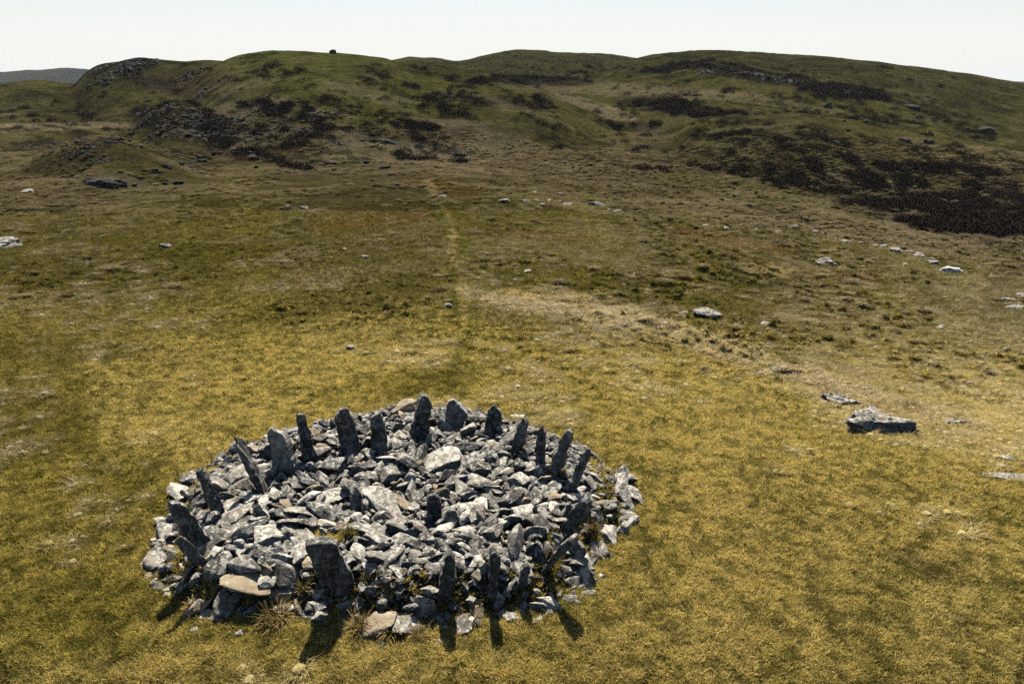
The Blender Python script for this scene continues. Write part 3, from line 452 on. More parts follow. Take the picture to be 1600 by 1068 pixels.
(1437,-86,-827,199,-3,-293,119),(270,-613,3407,319,157,-15,39),(32,1677,-2588,492,3,-13,270),(258,2484,3334,351,289,-15,-124),(1153,-2504,965,425,-69,22,78),(1250,-3247,-2083,499,-19,-272,117),(861,-1009,-3534,-95,52,-28,-158),(342,5675,1012,-151,1,-25,-229),(677,334,3824,343,13,-58,102),(608,-250,2445,320,26,23,206),(600,-3876,1964,428,1,-35,91),(1410,-3900,1018,478,149,-20,-69),
(1205,-552,2476,446,19,-35,-127),(1350,-1468,6145,-493,48,282,-134),(1462,4233,703,449,-1,-21,-284),(1134,1865,3896,350,-36,2,-64),(991,2142,-1997,494,11,-13,-39),(273,637,3244,320,1,3,66),(1471,1828,2111,500,-264,12,-194),(1470,3521,1260,494,-90,-285,-17),(605,-2046,-1295,500,-167,-20,-244),(121,-3145,799,494,54,26,-42),(1344,3950,502,506,10,309,-67),(972,3291,-1533,587,-21,-252,107),
(1202,3055,4182,-284,-116,51,-75),(501,1596,4029,271,-303,-3,117),(382,74,125,210,-39,27,190),(1316,-121,3808,375,-298,7,-8),(975,292,958,206,-14,-15,-110),(1405,1472,2422,390,-210,34,93),(1342,237,2234,334,7,-53,-127),(157,2241,2425,429,38,16,-249),(549,694,-189,209,14,299,-75),(979,2921,2285,423,28,22,-289),(266,-2304,1021,407,-62,-37,-249),(948,-3723,570,562,-242,0,-74),
(569,1745,3676,369,-59,17,-122),(559,-3395,-1316,498,2,-308,-150),(203,-677,3861,311,-22,-1,89),(593,-2174,2489,463,62,-39,-129),(562,3807,870,473,22,28,185),(772,-828,3419,380,-90,46,277),(572,-2269,796,344,22,-299,-89),(1372,2783,927,481,-10,-8,-17),(945,-2529,2912,391,64,-24,-268),(471,329,4137,291,17,-310,38),(532,-3086,-2097,471,11,-8,-236),(999,-260,3879,325,-251,52,39),
(1082,-2215,2925,383,137,29,40),(1305,-225,17,276,-14,281,-140),(384,1820,3170,378,-22,-10,-151),(671,3013,2145,441,297,-12,15),(274,3638,-64,492,14,-7,-69),(1282,-1005,-1519,385,142,-1,123),(1092,1415,-775,345,44,14,-252),(1363,1569,2024,356,186,24,255),(1224,1423,4014,276,-65,-56,-230),(754,3206,-899,539,33,-8,-273),(1272,3012,931,500,7,12,251),(1017,4536,2592,-170,-233,0,187),
(686,-2642,-443,505,-58,5,18),(832,143,278,213,-137,74,101),(1354,320,-913,324,303,47,98),(749,2234,3474,329,291,-25,-32),(138,1215,2601,358,19,29,-262),(1293,-90,-1398,375,-279,-105,-59),(367,-480,1255,205,38,19,-160),(1385,-1307,-119,370,18,-50,64),(1276,3360,1497,439,275,-34,-49),(880,-3810,-1564,455,-295,-41,-21),(905,1363,1689,374,139,-245,35),(922,-1340,-758,306,-73,50,271),
(1243,3508,1578,515,-45,-10,-117),(1459,-3715,2037,412,7,-300,-151),(28,358,-769,214,17,5,75),(708,-5352,728,-73,71,-16,165),(47,-1084,1270,293,-4,-8,-259),(271,2417,2004,452,42,15,158),(736,1812,454,299,-293,-42,47),(136,-2606,1125,460,31,45,16),(1229,-589,675,251,-256,2,40),(960,1918,642,331,130,-65,72),(171,-2469,-1160,525,-8,-10,102),(105,2251,-1848,503,34,-14,-282),
(251,-2653,2524,463,-38,-9,-145),(1126,524,-1065,270,130,-43,-224),(60,309,-1412,339,17,-19,-185),(550,-838,3858,324,236,1,170),(1314,-3363,1453,536,-50,55,-16),(447,581,-2690,434,313,10,-27),(199,1984,-1438,491,15,302,108),(457,-2172,6354,-529,107,-291,-47),(236,3583,4355,-334,173,-1,-105),(811,3588,-1301,538,231,-3,37),(1213,3717,-938,514,-1,7,-35),(1368,-936,-346,328,-20,-241,125),
(1180,-2657,-2123,482,-31,4,55),(154,1905,6016,-463,44,-306,23),(145,2185,2285,458,86,29,-69),(193,1478,836,288,45,-10,76),(206,2932,-1473,537,6,-13,91),(978,-1980,2488,449,-284,-41,-19),(491,-2836,-637,507,-4,-8,113),(862,-571,492,243,-102,52,233),(339,1474,3047,397,-24,284,26),(817,1620,-653,389,81,-60,-154),(587,1533,-2102,531,-299,-25,139),(54,3535,-1574,487,218,5,75),
(1451,-2590,-1202,606,-8,-214,-128),(1460,-3086,-115,475,-57,6,-77),(408,-2025,510,325,43,17,78),(903,3585,1379,489,-216,33,-31),(309,-1397,1056,268,-13,-26,-18),(1473,-1091,-1001,388,-79,-5,-158),(716,3430,2397,427,-64,-13,-213),(1108,3157,1449,495,-246,-39,61),(1308,3063,1818,472,-47,-24,88),(732,-3507,1855,454,-59,18,230),(1218,2118,4437,-37,73,279,-115),(787,-4573,-1174,6,-176,40,194),
(820,967,2579,338,10,-302,115),(937,470,3060,323,296,6,-123),(785,-2058,750,322,85,17,78),(129,-1498,-977,317,44,18,107),(85,-2438,-4375,-114,7,-3,-47),(977,3641,246,513,44,-20,-238),(983,307,-1181,347,32,-37,206),(774,-5252,1531,-109,16,-23,-277),(24,1914,244,333,20,6,-198),(1136,-2498,8,503,66,36,74),(18,426,1716,232,239,2,-126),(994,595,-1678,443,47,-8,261),
(1191,-344,1938,252,92,-31,-53),(207,3477,-764,540,15,9,168),(242,-855,3185,378,64,313,26),(315,3156,1974,463,-4,9,13),(574,2140,-320,418,-39,257,-111),(935,1887,-220,349,26,34,306),(1266,-3337,1052,496,279,3,-7),(185,2433,-2180,495,42,7,33),(1139,557,1012,230,-60,292,3),(1353,-608,2685,404,-275,-9,-45),(751,967,1957,316,22,16,297),(1198,-2656,1550,434,5,-311,-78),
(230,-1792,920,280,-5,-27,-113),(1412,-1939,-2464,487,72,34,-101),(661,3316,1300,449,-1,18,100),(617,4982,2346,-225,-152,38,-107),(39,-5424,1380,-123,13,307,121),(643,-2243,-2437,506,-249,1,-194),(672,228,-1104,294,49,37,-74),(314,-2963,-2239,452,3,8,-41),(846,-1174,576,235,-236,2,-140),(376,2477,4562,-281,-274,61,-25),(170,-1950,2667,464,111,-1,301),(821,3039,-1056,532,-8,8,191),
(381,-284,-108,207,-34,-313,-74),(946,3599,3638,-215,-31,26,207),(544,-2693,5963,-486,47,-277,105),(192,3778,3807,-285,33,-2,-190),(1111,-802,2589,422,20,-28,15),(25,4579,2801,-223,69,34,264),(1432,-790,4101,307,-88,-46,-186),(1148,3224,305,537,-13,-312,-15),(1347,403,-1822,448,273,13,20),(131,3370,2633,411,-9,25,98),(97,-1354,-505,233,10,2,-256),(895,1796,3495,368,286,-44,79),
(1028,1818,1068,357,61,271,24),(1359,1648,745,329,-52,-41,-133),(229,-3680,-897,534,-13,-10,-184),(1158,-883,858,251,-90,287,-3),(573,1921,-1865,494,313,13,-9),(1352,1126,-1029,317,-49,35,-156),(1383,2545,4386,-228,263,47,-104),(34,2693,-2121,515,-27,-6,267),(1251,1731,-36,298,46,-312,51),(181,2872,608,500,-87,34,-239),(1262,-3721,736,513,26,-15,2),(1188,2114,-2469,513,-37,22,56),
(155,-843,-15,245,25,-10,-266),(865,2382,3637,299,-24,-20,-180),(1351,378,2969,336,83,-19,245),(1420,-3264,83,557,-21,260,-28),(287,4908,2682,-251,0,305,-74),(1052,-692,422,219,35,-45,17),(704,-2111,-1721,465,-297,7,130),(42,4528,3157,-251,11,-303,94),(902,1391,2451,379,8,-213,-20),(133,-1340,2163,373,-32,-304,-79),(451,888,327,176,-120,-54,-73),(1418,-2137,963,392,54,25,128),
(1150,-1023,3350,399,19,297,79),(1475,-1669,-1464,462,10,4,-256),(284,-1846,-1737,493,42,0,-37),(885,319,2405,276,74,248,7),(703,-472,504,222,41,20,191),(1227,-764,326,283,99,27,-294),(808,2222,4999,-322,-64,-281,81),(254,-592,-2518,450,31,0,207),(211,-176,-266,200,21,-5,-164),(166,-1817,3961,230,44,-301,47),(1321,2673,2954,400,-94,0,49),(1430,-206,1174,219,138,-23,98),
(523,-1296,736,237,-168,43,181),(397,-2626,-11,458,-18,-280,107),(859,370,1208,207,22,106,218),(613,-20,-2468,453,-7,270,-169),(222,-3755,1200,497,-5,-3,-2),(591,-1816,-749,346,235,-2,199),(212,-1702,4894,-367,-89,-296,8),(318,-2287,445,380,239,2,17),(278,306,1848,374,-214,-141,67),(674,-1171,-300,232,21,20,215),(1145,-2958,2010,472,-5,0,306),(333,3823,1497,475,-300,24,112),
(1078,-2043,-870,423,1,-291,71),(891,-2463,-632,478,59,-15,197),(425,2751,-764,530,203,21,116),(1380,-1066,882,300,-128,-58,25),(1032,-824,1616,285,-20,57,-33),(958,204,-723,213,117,5,-216),(1034,1323,2781,353,10,300,-55),(553,-1524,5582,-443,14,-308,-89),(928,-3098,610,481,-116,31,113),(930,2280,3005,376,-49,-11,267),(809,-694,-1011,361,-133,277,-55),(1242,-3006,3859,-118,-204,40,50),
(184,1158,2011,325,36,19,-209),(1283,-2424,131,424,-49,13,131),(194,-2056,-2453,480,180,-4,-143),(1171,2593,-730,538,298,-40,109),(411,1663,3350,365,-158,76,-48),(1211,-991,-2207,480,311,11,-33),(389,3997,841,473,45,7,248),(395,2850,758,479,35,-15,-77),(980,-3621,953,535,-305,19,24),(173,406,2188,204,30,-14,-20),(1101,-1140,-176,294,26,14,-67),(6,300,-968,237,-18,-296,44),
(1324,-586,1667,279,-6,-74,182),(410,-4730,2648,-180,100,286,-55),(1157,3762,3477,-234,40,262,-5),(786,-1249,-2105,481,32,-16,97),(780,-3774,3680,-183,-56,-303,-4),(740,-418,1059,203,267,21,38),(455,707,-639,217,-75,-1,-265),(61,-1796,696,253,13,-22,-207),(428,-270,3679,304,5,-21,-313),(83,-2467,421,381,71,63,48),(894,2647,3081,355,-15,-10,-237),(1281,-1474,2079,505,50,-6,-4),
(305,3316,429,510,-34,-14,-302),(293,3979,-798,525,3,-30,94),(312,3175,4859,-382,35,306,2),(380,307,5936,-463,8,-7,167),(93,-1998,-1682,484,-14,1,-142),(936,-2104,5119,-365,70,17,-118),(495,2691,4465,-269,214,19,191),(805,-1182,-614,277,272,16,134),(762,-2104,1961,444,10,-24,310),(1206,-4634,-882,8,252,-46,-3),(871,-2630,1789,481,-7,-1,193),(1339,-59,2753,374,182,-109,8),
(882,-5321,1239,-80,-176,14,89),(576,-2361,1661,469,38,12,83),(1424,2734,1078,478,-51,-15,-240),(1130,2233,2864,405,-15,273,120),(1114,2593,-1816,507,-37,295,103),(1439,1031,558,154,-268,7,140),(286,-975,467,217,0,313,46),(404,-1736,1979,409,254,1,181),(1098,-968,-2396,514,214,3,-228),(860,-560,3736,285,7,-35,-166),(247,-2316,303,368,76,19,-66),(1345,-1782,2334,540,31,29,101),
(478,-75,-2641,430,240,35,6),(1069,-2299,3484,340,304,-20,-90),(802,-439,3562,298,-10,3,242),(1033,832,1827,310,69,-277,87),(329,3176,2248,458,191,7,208),(326,1270,-2634,495,39,-25,307),(961,2268,4667,-323,25,-62,-181),(933,-4142,2217,290,-249,-44,-152),(721,-5094,1159,-42,263,-18,133),(707,846,1151,198,3,301,-42),(1398,1508,1669,307,-4,-299,139),(838,-2322,-1143,517,92,258,-71),
(718,1337,574,207,-38,-310,-95),(124,-1204,-1237,310,29,-37,-287),(1317,-790,166,340,107,-279,-6),(217,3495,-168,517,302,-34,-90),(175,-1574,3367,346,298,0,-130),(1054,4069,3187,-170,277,14,-4),(172,-1373,401,292,-26,-48,65),(430,-902,336,276,191,-63,-197),(23,2679,4952,-371,258,13,-9),(276,1788,1631,375,-278,6,-116),(10,782,-1464,349,41,-288,47),(622,-2955,2192,426,289,6,-35),
(1428,3546,4171,-328,21,11,215),(80,-4360,3008,-151,236,-16,-1),(803,4102,591,483,-39,-24,-134),(232,-302,-786,222,-12,-288,157),(766,-3324,248,459,23,15,-26),(92,2767,2023,470,8,21,77),(334,-198,28,199,-11,279,-37),(1221,256,3646,367,-68,-293,69),(243,2909,-907,515,153,-23,-105),(614,706,584,160,5,10,-5),(1132,2906,1901,469,26,-22,239),(1208,1986,-1219,485,-37,285,-68),
(377,2868,4552,-306,-101,16,-35),(401,1250,3253,311,15,-9,-16),(1178,1270,-36,227,-175,10,-106),(117,5350,1585,-177,11,-11,111),(1334,-1806,477,334,-167,109,-123),(1254,1417,419,244,118,-35,-256),(840,864,-1672,418,118,-27,186),(815,-2022,4845,-340,23,-87,99),(493,-327,3323,308,6,-12,-232),(676,651,5761,-413,295,-6,-70),(825,526,259,186,38,12,67),(599,714,-816,235,299,15,-35),
(800,-1150,2635,400,-8,8,77),(59,1198,515,143,-51,-21,162),(912,3820,3619,-275,30,307,87),(693,955,-1429,361,-81,52,-45),(638,-3321,-7,461,-80,14,-276),(1409,-1850,2417,463,-187,95,35),(667,-935,-808,284,-100,-10,-281),(533,2405,2517,432,144,-18,-170),(764,1218,1478,260,-36,293,4),(106,-486,-763,228,18,-22,201),(511,1013,-1611,409,-10,-56,-51),(1219,2036,1035,359,-29,298,-42),
(143,-154,1294,178,86,306,6),(824,-2748,4188,-266,-221,-25,-204),(899,1368,4243,239,-28,-11,-52),(848,-2638,-1094,538,-59,-19,-34),(399,-2919,1813,456,-3,-3,-11),(1118,691,365,170,268,-28,-175),(964,2908,-565,538,-298,26,-146),(1333,379,3523,346,-89,308,-3),(479,-3408,766,517,-308,0,73),(481,-723,3986,266,15,-9,-284),(1014,-1311,-254,225,-1,-18,-147),(320,3144,1118,471,34,-307,35),
(720,-1782,-610,323,-151,7,-87),(164,3724,1681,466,18,23,63),(324,1038,384,156,116,302,-9),(341,-335,291,187,-13,8,-183),(336,-672,-915,272,-11,19,99),(1038,-3244,2982,335,28,56,299),(180,-798,5284,-375,-294,43,56),(1248,-93,2377,261,-235,3,165),(208,2621,-1347,504,37,-4,288),(687,3094,1581,444,-2,309,68),(931,-700,3542,335,-239,-15,-200),(370,2377,2377,444,-27,-33,266),
(620,1198,-1729,477,12,-5,-235),(41,2321,-372,455,14,264,29),(435,590,3576,301,-22,-294,-112),(38,-4791,3004,-189,6,-12,-194),(949,4994,3292,-286,298,-20,-90),(505,-558,1427,242,-27,-9,-219),(163,-1809,3510,324,18,7,134),(237,-1601,240,218,12,-309,-98),(853,-2198,1583,403,-288,-3,53),(986,3254,1649,445,103,274,-85),(250,3243,1784,450,-12,298,-55),(1165,-3273,3727,-212,231,24,74),
(405,308,-1990,482,6,-284,125),(396,-1268,2840,381,32,17,222),(178,-184,2270,241,21,-275,-111),(681,2065,2033,413,-4,-29,59),(1123,78,-108,221,4,-278,-87),(189,7,428,214,313,7,-149),(688,1401,5464,-410,-18,-267,87),(448,-1160,-108,213,-48,289,50),(959,3687,865,490,216,-20,-76),(277,3194,-1109,538,25,17,299),(1037,-23,1468,164,1,-301,125),(776,-2760,1425,447,6,12,61),
(822,3357,2138,474,-197,-68,-104),(516,-2849,4347,-299,-22,-296,122),(660,-954,-1094,323,-124,30,271),(56,-233,-1116,285,-5,13,82),(1049,-3351,1909,458,-46,16,-43),(146,-4273,1265,401,277,-4,114),(227,-1043,273,197,257,-14,65),(596,3958,-401,517,-117,46,-43),(666,-79,2181,230,-224,29,50),(1358,-1777,5032,-375,11,91,-73),(659,1316,5778,-480,-34,-19,-167),(761,-2037,1237,333,8,-303,50),
(651,-2203,2788,392,7,-22,-58),(794,615,4371,223,-306,10,-27),(647,155,1991,222,198,11,-159),(450,-3885,3324,-194,-86,-68,314),(1449,1010,-954,326,-24,-74,281),(906,-5266,547,-71,282,-12,80),(436,-838,3597,314,11,0,86),(91,-2700,4956,-378,7,-309,-11),(580,-1234,928,241,-83,-29,46),(691,-1352,305,211,109,302,7),(1264,2990,-1852,547,70,256,-20),(4,1740,598,283,13,22,250),
(645,-1470,-593,277,-23,26,284),(1086,2231,5431,-458,283,9,27),(228,-2369,3353,364,64,23,216),(1000,1257,3400,315,305,-5,-67),(669,9,876,211,20,-34,-179),(592,-3495,2171,424,-302,5,154),(1415,-2317,2736,397,35,23,257),(1,-323,1281,164,-311,9,148),(71,664,-415,205,-16,-20,-166),(889,-432,-2550,437,294,13,-164),(1295,-3944,83,495,9,310,146),(1376,-3977,3146,-167,-129,11,-90),
(714,1629,1015,290,26,-9,-104),(565,-97,1605,216,251,-28,89),(570,1271,312,149,68,-1,-149),(892,1835,1794,378,3,31,225),(1284,3341,3926,-252,26,-305,47),(490,-2323,2373,444,-32,9,103),(415,-3056,-1723,479,20,9,-145),(417,5261,786,-119,-13,13,53),(89,424,1097,208,311,-55,19),(726,-3725,1806,434,11,7,-314),(244,-1543,5075,-387,-36,-286,141),(1027,-385,3905,289,-95,-8,-203),
(502,608,2284,263,23,26,-217),(353,-1983,4690,-303,60,24,283),(874,436,3627,314,-9,-4,-272),(709,-269,1457,196,-35,55,-38),(628,-788,5475,-421,296,4,15),(683,122,2293,219,10,-13,-153),(37,278,2138,232,236,-32,131),(50,-2837,2370,422,17,10,144),(739,-911,-2876,482,-43,-19,176),(46,-3519,4226,-328,-2,-304,126),(48,-1008,4072,283,-1,-34,-162),(36,1152,-1361,398,-83,7,-270),
(65,506,5584,-461,-84,3,119),(66,-729,2057,344,219,3,55),(52,4198,1095,434,-6,15,-43),(57,1337,2010,311,-286,-17,69),(1417,2153,-2962,453,-60,27,-147),(63,-1887,383,275,21,-56,-244),(64,-1846,5150,-397,-73,-5,18),(1422,783,5359,-327,38,-22,165),(1426,-3185,1871,468,-170,7,141),(1414,849,-1023,286,120,-203,-108),(621,-2776,2817,390,11,313,120),(627,-2092,3473,344,24,-9,215),
(629,1733,5133,-357,-50,-255,109),(631,-7,3955,284,306,15,95),(632,1250,3833,290,73,295,58),(634,1864,4042,251,-221,16,-53),(19,-865,692,214,-52,-293,-30),(7,-1328,464,218,14,-28,30),(8,-3963,3898,-256,-87,-25,16),(9,-49,-32,197,-1,-314,135),(636,1756,872,298,312,-1,-98),(22,335,3976,285,36,-10,-232),(15,1959,3721,297,0,-23,-102),(16,-2329,550,353,28,21,81),
(282,479,860,213,48,258,-141),(269,1948,3446,349,168,-17,-138),(1127,1657,1603,350,27,-35,18),(285,5097,362,-74,297,33,-42),(289,126,4682,160,78,-51,-255),(291,-4971,-126,-42,44,2,-124),(1146,1099,1386,276,-240,75,-78),(1135,1034,3679,310,14,-10,-68),(1138,1219,4057,264,5,-309,-13),(1140,-655,5390,-309,286,12,124),(1143,-1669,-421,295,-21,5,-140),(1103,1273,5352,-445,7,23,7),
(1107,-316,5324,-389,-168,-24,-71),(1096,-2434,4652,-316,289,-11,127),(1119,-1871,2545,423,-57,38,-258),(1109,3823,-61,508,-1,0,-57),(306,726,4490,194,-281,-1,-127),(307,754,5499,-446,13,13,185),(294,-19,5925,-507,9,2,59),(296,225,2904,327,45,-21,-108),(298,-3503,2383,425,0,2,220),(299,-897,2031,373,10,283,91),(310,2435,4962,-404,308,10,113),(311,2660,2780,390,46,-19,273),
(301,-971,5266,-422,294,9,17),(248,-5711,568,-92,-23,-299,32),(238,3585,988,471,-69,-303,13),(1159,1218,3557,329,188,4,64),(1161,-342,2636,361,-56,-27,250),(252,-1055,2546,433,-87,274,102),(1173,1918,2864,384,-61,-282,-91),(1177,-3206,1677,527,-232,3,91),(272,-1359,206,188,17,-3,279),(261,1083,4361,259,4,-26,-140),(262,782,1333,220,42,290,-66),(265,-4851,-886,-64,29,5,164),
(267,-2115,3224,357,-108,30,280),(1065,-3329,442,493,1,-34,-14),(316,-3432,3802,-254,11,55,290),(319,-708,757,219,-19,307,134),(322,3744,2146,422,283,-4,9),(308,-1615,5371,-442,-4,-32,-26),(1081,776,4219,243,-7,-8,-61),(1083,-1441,-786,322,65,-73,2),(1071,5468,-1611,-70,5,-22,-241),(1074,-1550,-200,309,17,277,46),(1075,511,4306,255,-123,40,-54),(331,408,5692,-475,20,-299,83),
(1084,-1167,-2179,478,202,2,-201),(1088,1506,569,256,-49,281,-23),(1077,-1619,1959,405,12,-266,150),(338,4254,4105,-344,30,-7,77),(325,-3280,364,451,9,19,-305),(328,-1251,4968,-308,218,-34,-9),(330,4241,3116,-257,15,2,-234),(343,4068,3495,-290,22,-13,-227),(346,-3709,3475,-240,21,7,260),(347,156,2810,328,-287,2,-26),(337,-1289,3333,368,314,-9,-92),(1031,203,3951,356,-12,292,-5),
(349,-2341,110,386,4,20,167),(1048,875,-756,333,150,36,-155),(1036,-1388,2928,375,160,248,-52),(1042,3715,1097,513,-90,55,-147),(1030,199,597,289,-26,206,-167),(358,682,1065,202,-5,-313,-44),(214,1717,3855,284,-53,-2,192),(219,-4012,3471,-215,146,-8,23),(204,91,3222,366,-210,-36,-76),(1196,93,4442,299,-155,27,-148),(224,-592,-1082,286,10,-18,-250),(1214,3167,4008,-310,27,19,105),
(1216,-2188,4675,-357,20,-312,78),(231,1464,5174,-362,33,-295,29),(378,5873,184,-17,4,-13,-132),(379,-5300,-2516,-48,286,0,143),(365,110,5597,-477,12,-16,-278),(1009,-3841,-395,500,-9,-304,72),(998,-2467,1859,460,1,16,-150),(1001,-1181,1089,271,10,-36,270),(1002,190,-1420,361,214,70,145),(1025,467,2379,266,257,-18,176),(1004,-1744,3058,410,101,-81,-143),(388,-2007,943,323,58,-33,-109),
(390,-2068,2812,387,48,-2,-135),(392,-712,-2673,440,-307,6,-152),(394,991,5598,-419,17,-308,32),(398,-2714,4645,-354,298,-9,-43),(969,1394,1524,293,51,36,168),(419,875,-465,246,250,-34,-141),(965,-776,-2688,530,220,5,-115),(939,150,4142,253,23,-10,162),(988,-334,46,188,-110,24,-107),(989,-4804,-400,0,37,93,-300),(191,-1144,-785,248,-14,-309,62),(195,3900,3395,-250,15,-14,-292),
(1232,-4002,2794,-51,-35,-66,-9),(1233,861,1425,296,101,-265,-31),(1234,-1189,58,218,13,213,239),(1223,-1129,3781,325,-68,281,23),(1244,-3728,237,493,300,21,0),(1239,250,-4432,-122,32,303,-74),(1241,183,-1245,290,-99,5,27),(209,-4664,2895,-175,-7,-309,85),(197,-2256,4868,-376,29,-284,37),(198,27,4140,311,66,-40,-108),(940,1037,3446,348,-91,-8,209),(934,980,5427,-311,-21,2,150),
(963,89,1486,264,-165,-40,-109),(952,959,1291,212,-18,-9,100),(954,1994,1858,396,-18,-310,-114),(955,-3047,4020,-231,21,9,-294),(427,2790,2861,385,41,313,-68),(957,-1418,5070,-387,145,-16,167),(443,-3593,3802,-275,-21,306,-61),(429,1556,3710,311,-13,-9,-69),(421,584,1136,214,-71,33,-227),(424,-1227,5226,-394,-27,-4,-102),(449,-3112,35,475,-79,123,31),(439,-1732,2903,392,50,-30,-116),
(440,-2185,-944,446,-75,4,-3),(445,-571,5361,-427,87,-15,-311),(916,1318,2983,343,38,-23,-297),(921,864,-655,222,-112,22,63),(911,1976,2977,372,-278,-28,8),(452,-2874,4151,-312,37,-289,114),(926,-7,2876,322,48,-19,16),(927,1875,5018,-366,-98,0,-281),(1265,-1827,2829,481,-242,-1,-143),(1257,2665,2389,478,-37,-12,269),(1259,557,5245,-327,166,-26,-90),(1278,989,4005,261,301,14,104),
(1275,-2912,1362,446,279,12,130),(168,2096,2918,384,-49,-305,91),(169,-3048,4227,-299,-35,68,94),(187,-4810,-2008,-46,-146,52,75),(174,629,2995,313,-21,312,126),(468,-1530,-24,246,-90,6,-83),(470,-3504,409,472,-8,-41,210),(475,-2456,4874,-381,300,-14,34),(881,-1940,3231,433,191,-6,-127),(883,-1019,-221,216,-18,27,-166),(872,-1638,2718,411,16,27,80),(875,-2571,2230,427,308,11,33),
(886,1182,3,181,-100,14,149),(888,3736,-1159,493,-301,1,83),(878,2679,2144,427,-311,5,35),(849,117,3008,308,9,313,147),(839,-2412,-2426,512,30,-63,-55),(842,-1690,2269,433,-63,4,-136),(843,1261,4177,267,87,254,-60),(856,-2806,1186,492,272,14,156),(858,-3305,1728,455,23,-27,113),(845,2044,1482,393,-37,271,-151),(852,-3366,2551,431,-292,-6,-151),(854,3270,2106,460,-56,-88,91),
(497,-1240,-2497,496,29,-36,152),(498,-4118,3185,-206,-116,26,-106),(484,-5074,7,-49,-86,18,305),(485,-799,-986,278,144,27,144),(486,-679,5585,-471,7,-313,15),(489,-3503,236,489,83,-233,-47),(1292,-737,2226,420,-91,43,248),(1341,-1622,2984,400,-213,66,161),(137,-3151,1532,448,3,-35,109),(1306,1126,3922,323,-149,68,194),(140,-1912,4966,-397,-74,33,211),(161,-660,5778,-393,100,294,-1),
(149,-1638,-615,303,-80,-294,-66),(151,1992,5236,-398,309,-5,-87),(152,1308,-3134,438,13,262,140),(153,-2380,-1877,477,-314,6,58),(507,-3286,4166,-249,136,-12,-105),(492,-1501,2229,405,15,37,-119),(496,3462,528,519,76,297,-93),(509,-1742,1363,347,21,-108,-180),(510,2103,3188,436,-75,-52,-242),(504,930,5357,-403,1,-272,175),(818,2190,-2615,488,2,-16,-246),(819,2616,2579,419,12,-11,-27),
(807,-1967,2887,424,-58,-275,126),(823,610,-910,208,-227,4,204),(826,-468,5188,-318,229,4,12),(110,-122,3333,294,3,0,-163),(111,797,1621,263,29,-43,-5),(112,0,5752,-465,306,8,76),(113,1004,1534,259,50,9,-24),(126,5239,1738,-185,-10,-11,-49),(127,3481,1152,440,5,-21,-151),(130,-619,1152,225,-19,-29,184),(116,505,1970,202,7,17,-223),(1331,-1557,-848,323,-41,-44,-16),
(1318,-277,5521,-410,-46,303,31),(1319,-2979,2979,400,24,301,-39),(1320,-2176,3320,386,85,260,50),(829,-2953,-2,465,-110,26,103),(830,4035,3290,-263,-16,16,-251),(834,-3677,-565,512,-65,-311,18),(791,-1791,305,254,119,311,11),(795,-282,1856,205,-23,-304,49),(784,-1455,765,223,-20,-3,211),(797,403,5303,-342,-186,0,-147),(799,848,4394,229,16,36,92),(801,787,2720,320,294,-5,-126),
(539,-4455,3185,-219,-12,312,-17),(531,1733,260,283,187,-35,190),(517,-1497,-4554,-128,-272,12,133),(519,-3738,4301,-324,-313,-22,-56),(521,2799,4473,-340,-89,-28,-86),(796,-990,3876,287,-8,301,27),(546,-4232,-3750,-85,-309,0,102),(547,-3363,3950,-281,289,-28,-79),(536,-1811,1265,330,37,25,17),(538,2917,4303,-299,288,24,51),(755,-1382,73,221,200,11,17),(744,-1134,3646,343,-66,-2,300),
(769,-2823,915,500,82,-257,-39),(770,43,3643,328,9,-4,-183),(771,-2691,4805,-334,-92,-298,32),(763,-1712,3206,378,-171,-5,-107),(748,280,3123,345,-104,48,82),(765,-1345,-45,214,136,63,-40),(767,1067,-5,170,-260,-16,66),(94,3949,102,517,-29,-2,12),(95,-463,-925,255,1,-312,135),(98,-3210,2167,448,-304,5,141),(99,660,4030,293,-18,8,3),(86,-1565,401,225,292,16,-97),
(1371,937,3987,357,282,-27,-119),(1360,3340,3633,-195,138,-75,-140),(107,-3488,1701,426,-9,-1,264),(1374,4077,3060,-225,82,298,-38),(1377,2837,4171,-241,170,3,-33),(1364,-1075,-829,321,27,258,82),(567,-2695,-1754,469,-47,-9,-265),(556,-3381,1554,444,-5,5,287),(557,-5301,-1855,-40,-146,19,45),(715,-3636,527,475,274,0,154),(575,-1538,2583,420,1,16,166),(564,-5570,-706,-42,288,-16,-99),
(717,3556,730,485,3,-8,-274),(722,-1013,685,212,137,-6,-239),(738,-232,5714,-476,-172,8,104),(725,-2138,320,329,24,313,-22),(731,3844,3230,-186,-227,23,191),(682,-3002,2107,435,-121,-314,20),(734,3223,1014,517,-201,86,-6),(737,451,2553,304,-204,59,-99),(690,-3586,367,552,-36,25,-227),(684,2143,3720,304,36,-12,243),(685,-3645,2466,363,-234,-17,-211),(594,2481,-2596,449,9,13,52),
(1436,-1069,-1171,315,-132,-95,-240),(1441,-1848,4782,-377,292,-20,21),(1389,-1458,5309,-427,-4,-300,150),(1390,1206,5267,-364,53,28,-32),(72,-3708,852,471,13,-7,-56),(74,-1955,78,309,-188,34,168),(77,4300,2944,-227,0,-302,-65),(79,-3013,4510,-336,98,287,-75),(81,-845,-2524,479,100,49,73),(611,-1121,6047,-493,170,6,66),(602,3922,3544,-276,16,312,43),(589,1134,5480,-420,184,-9,-242),
(590,596,5420,-369,-253,18,-179),(648,112,3446,296,7,-5,-260),(610,1607,5422,-436,72,50,-2),(665,-424,1485,184,18,-14,-175),(655,-1505,2363,406,11,-310,-76),(656,-5319,-2016,-48,7,-22,53),(644,249,1877,214,-167,18,49),(29,-1495,-300,244,-14,-302,111),(1453,1714,4896,-310,3,56,118),(1464,-1091,-2701,448,-2,-3,85),(3,390,5388,-430,282,18,47),(1461,4387,2592,-129,-253,-43,-124),
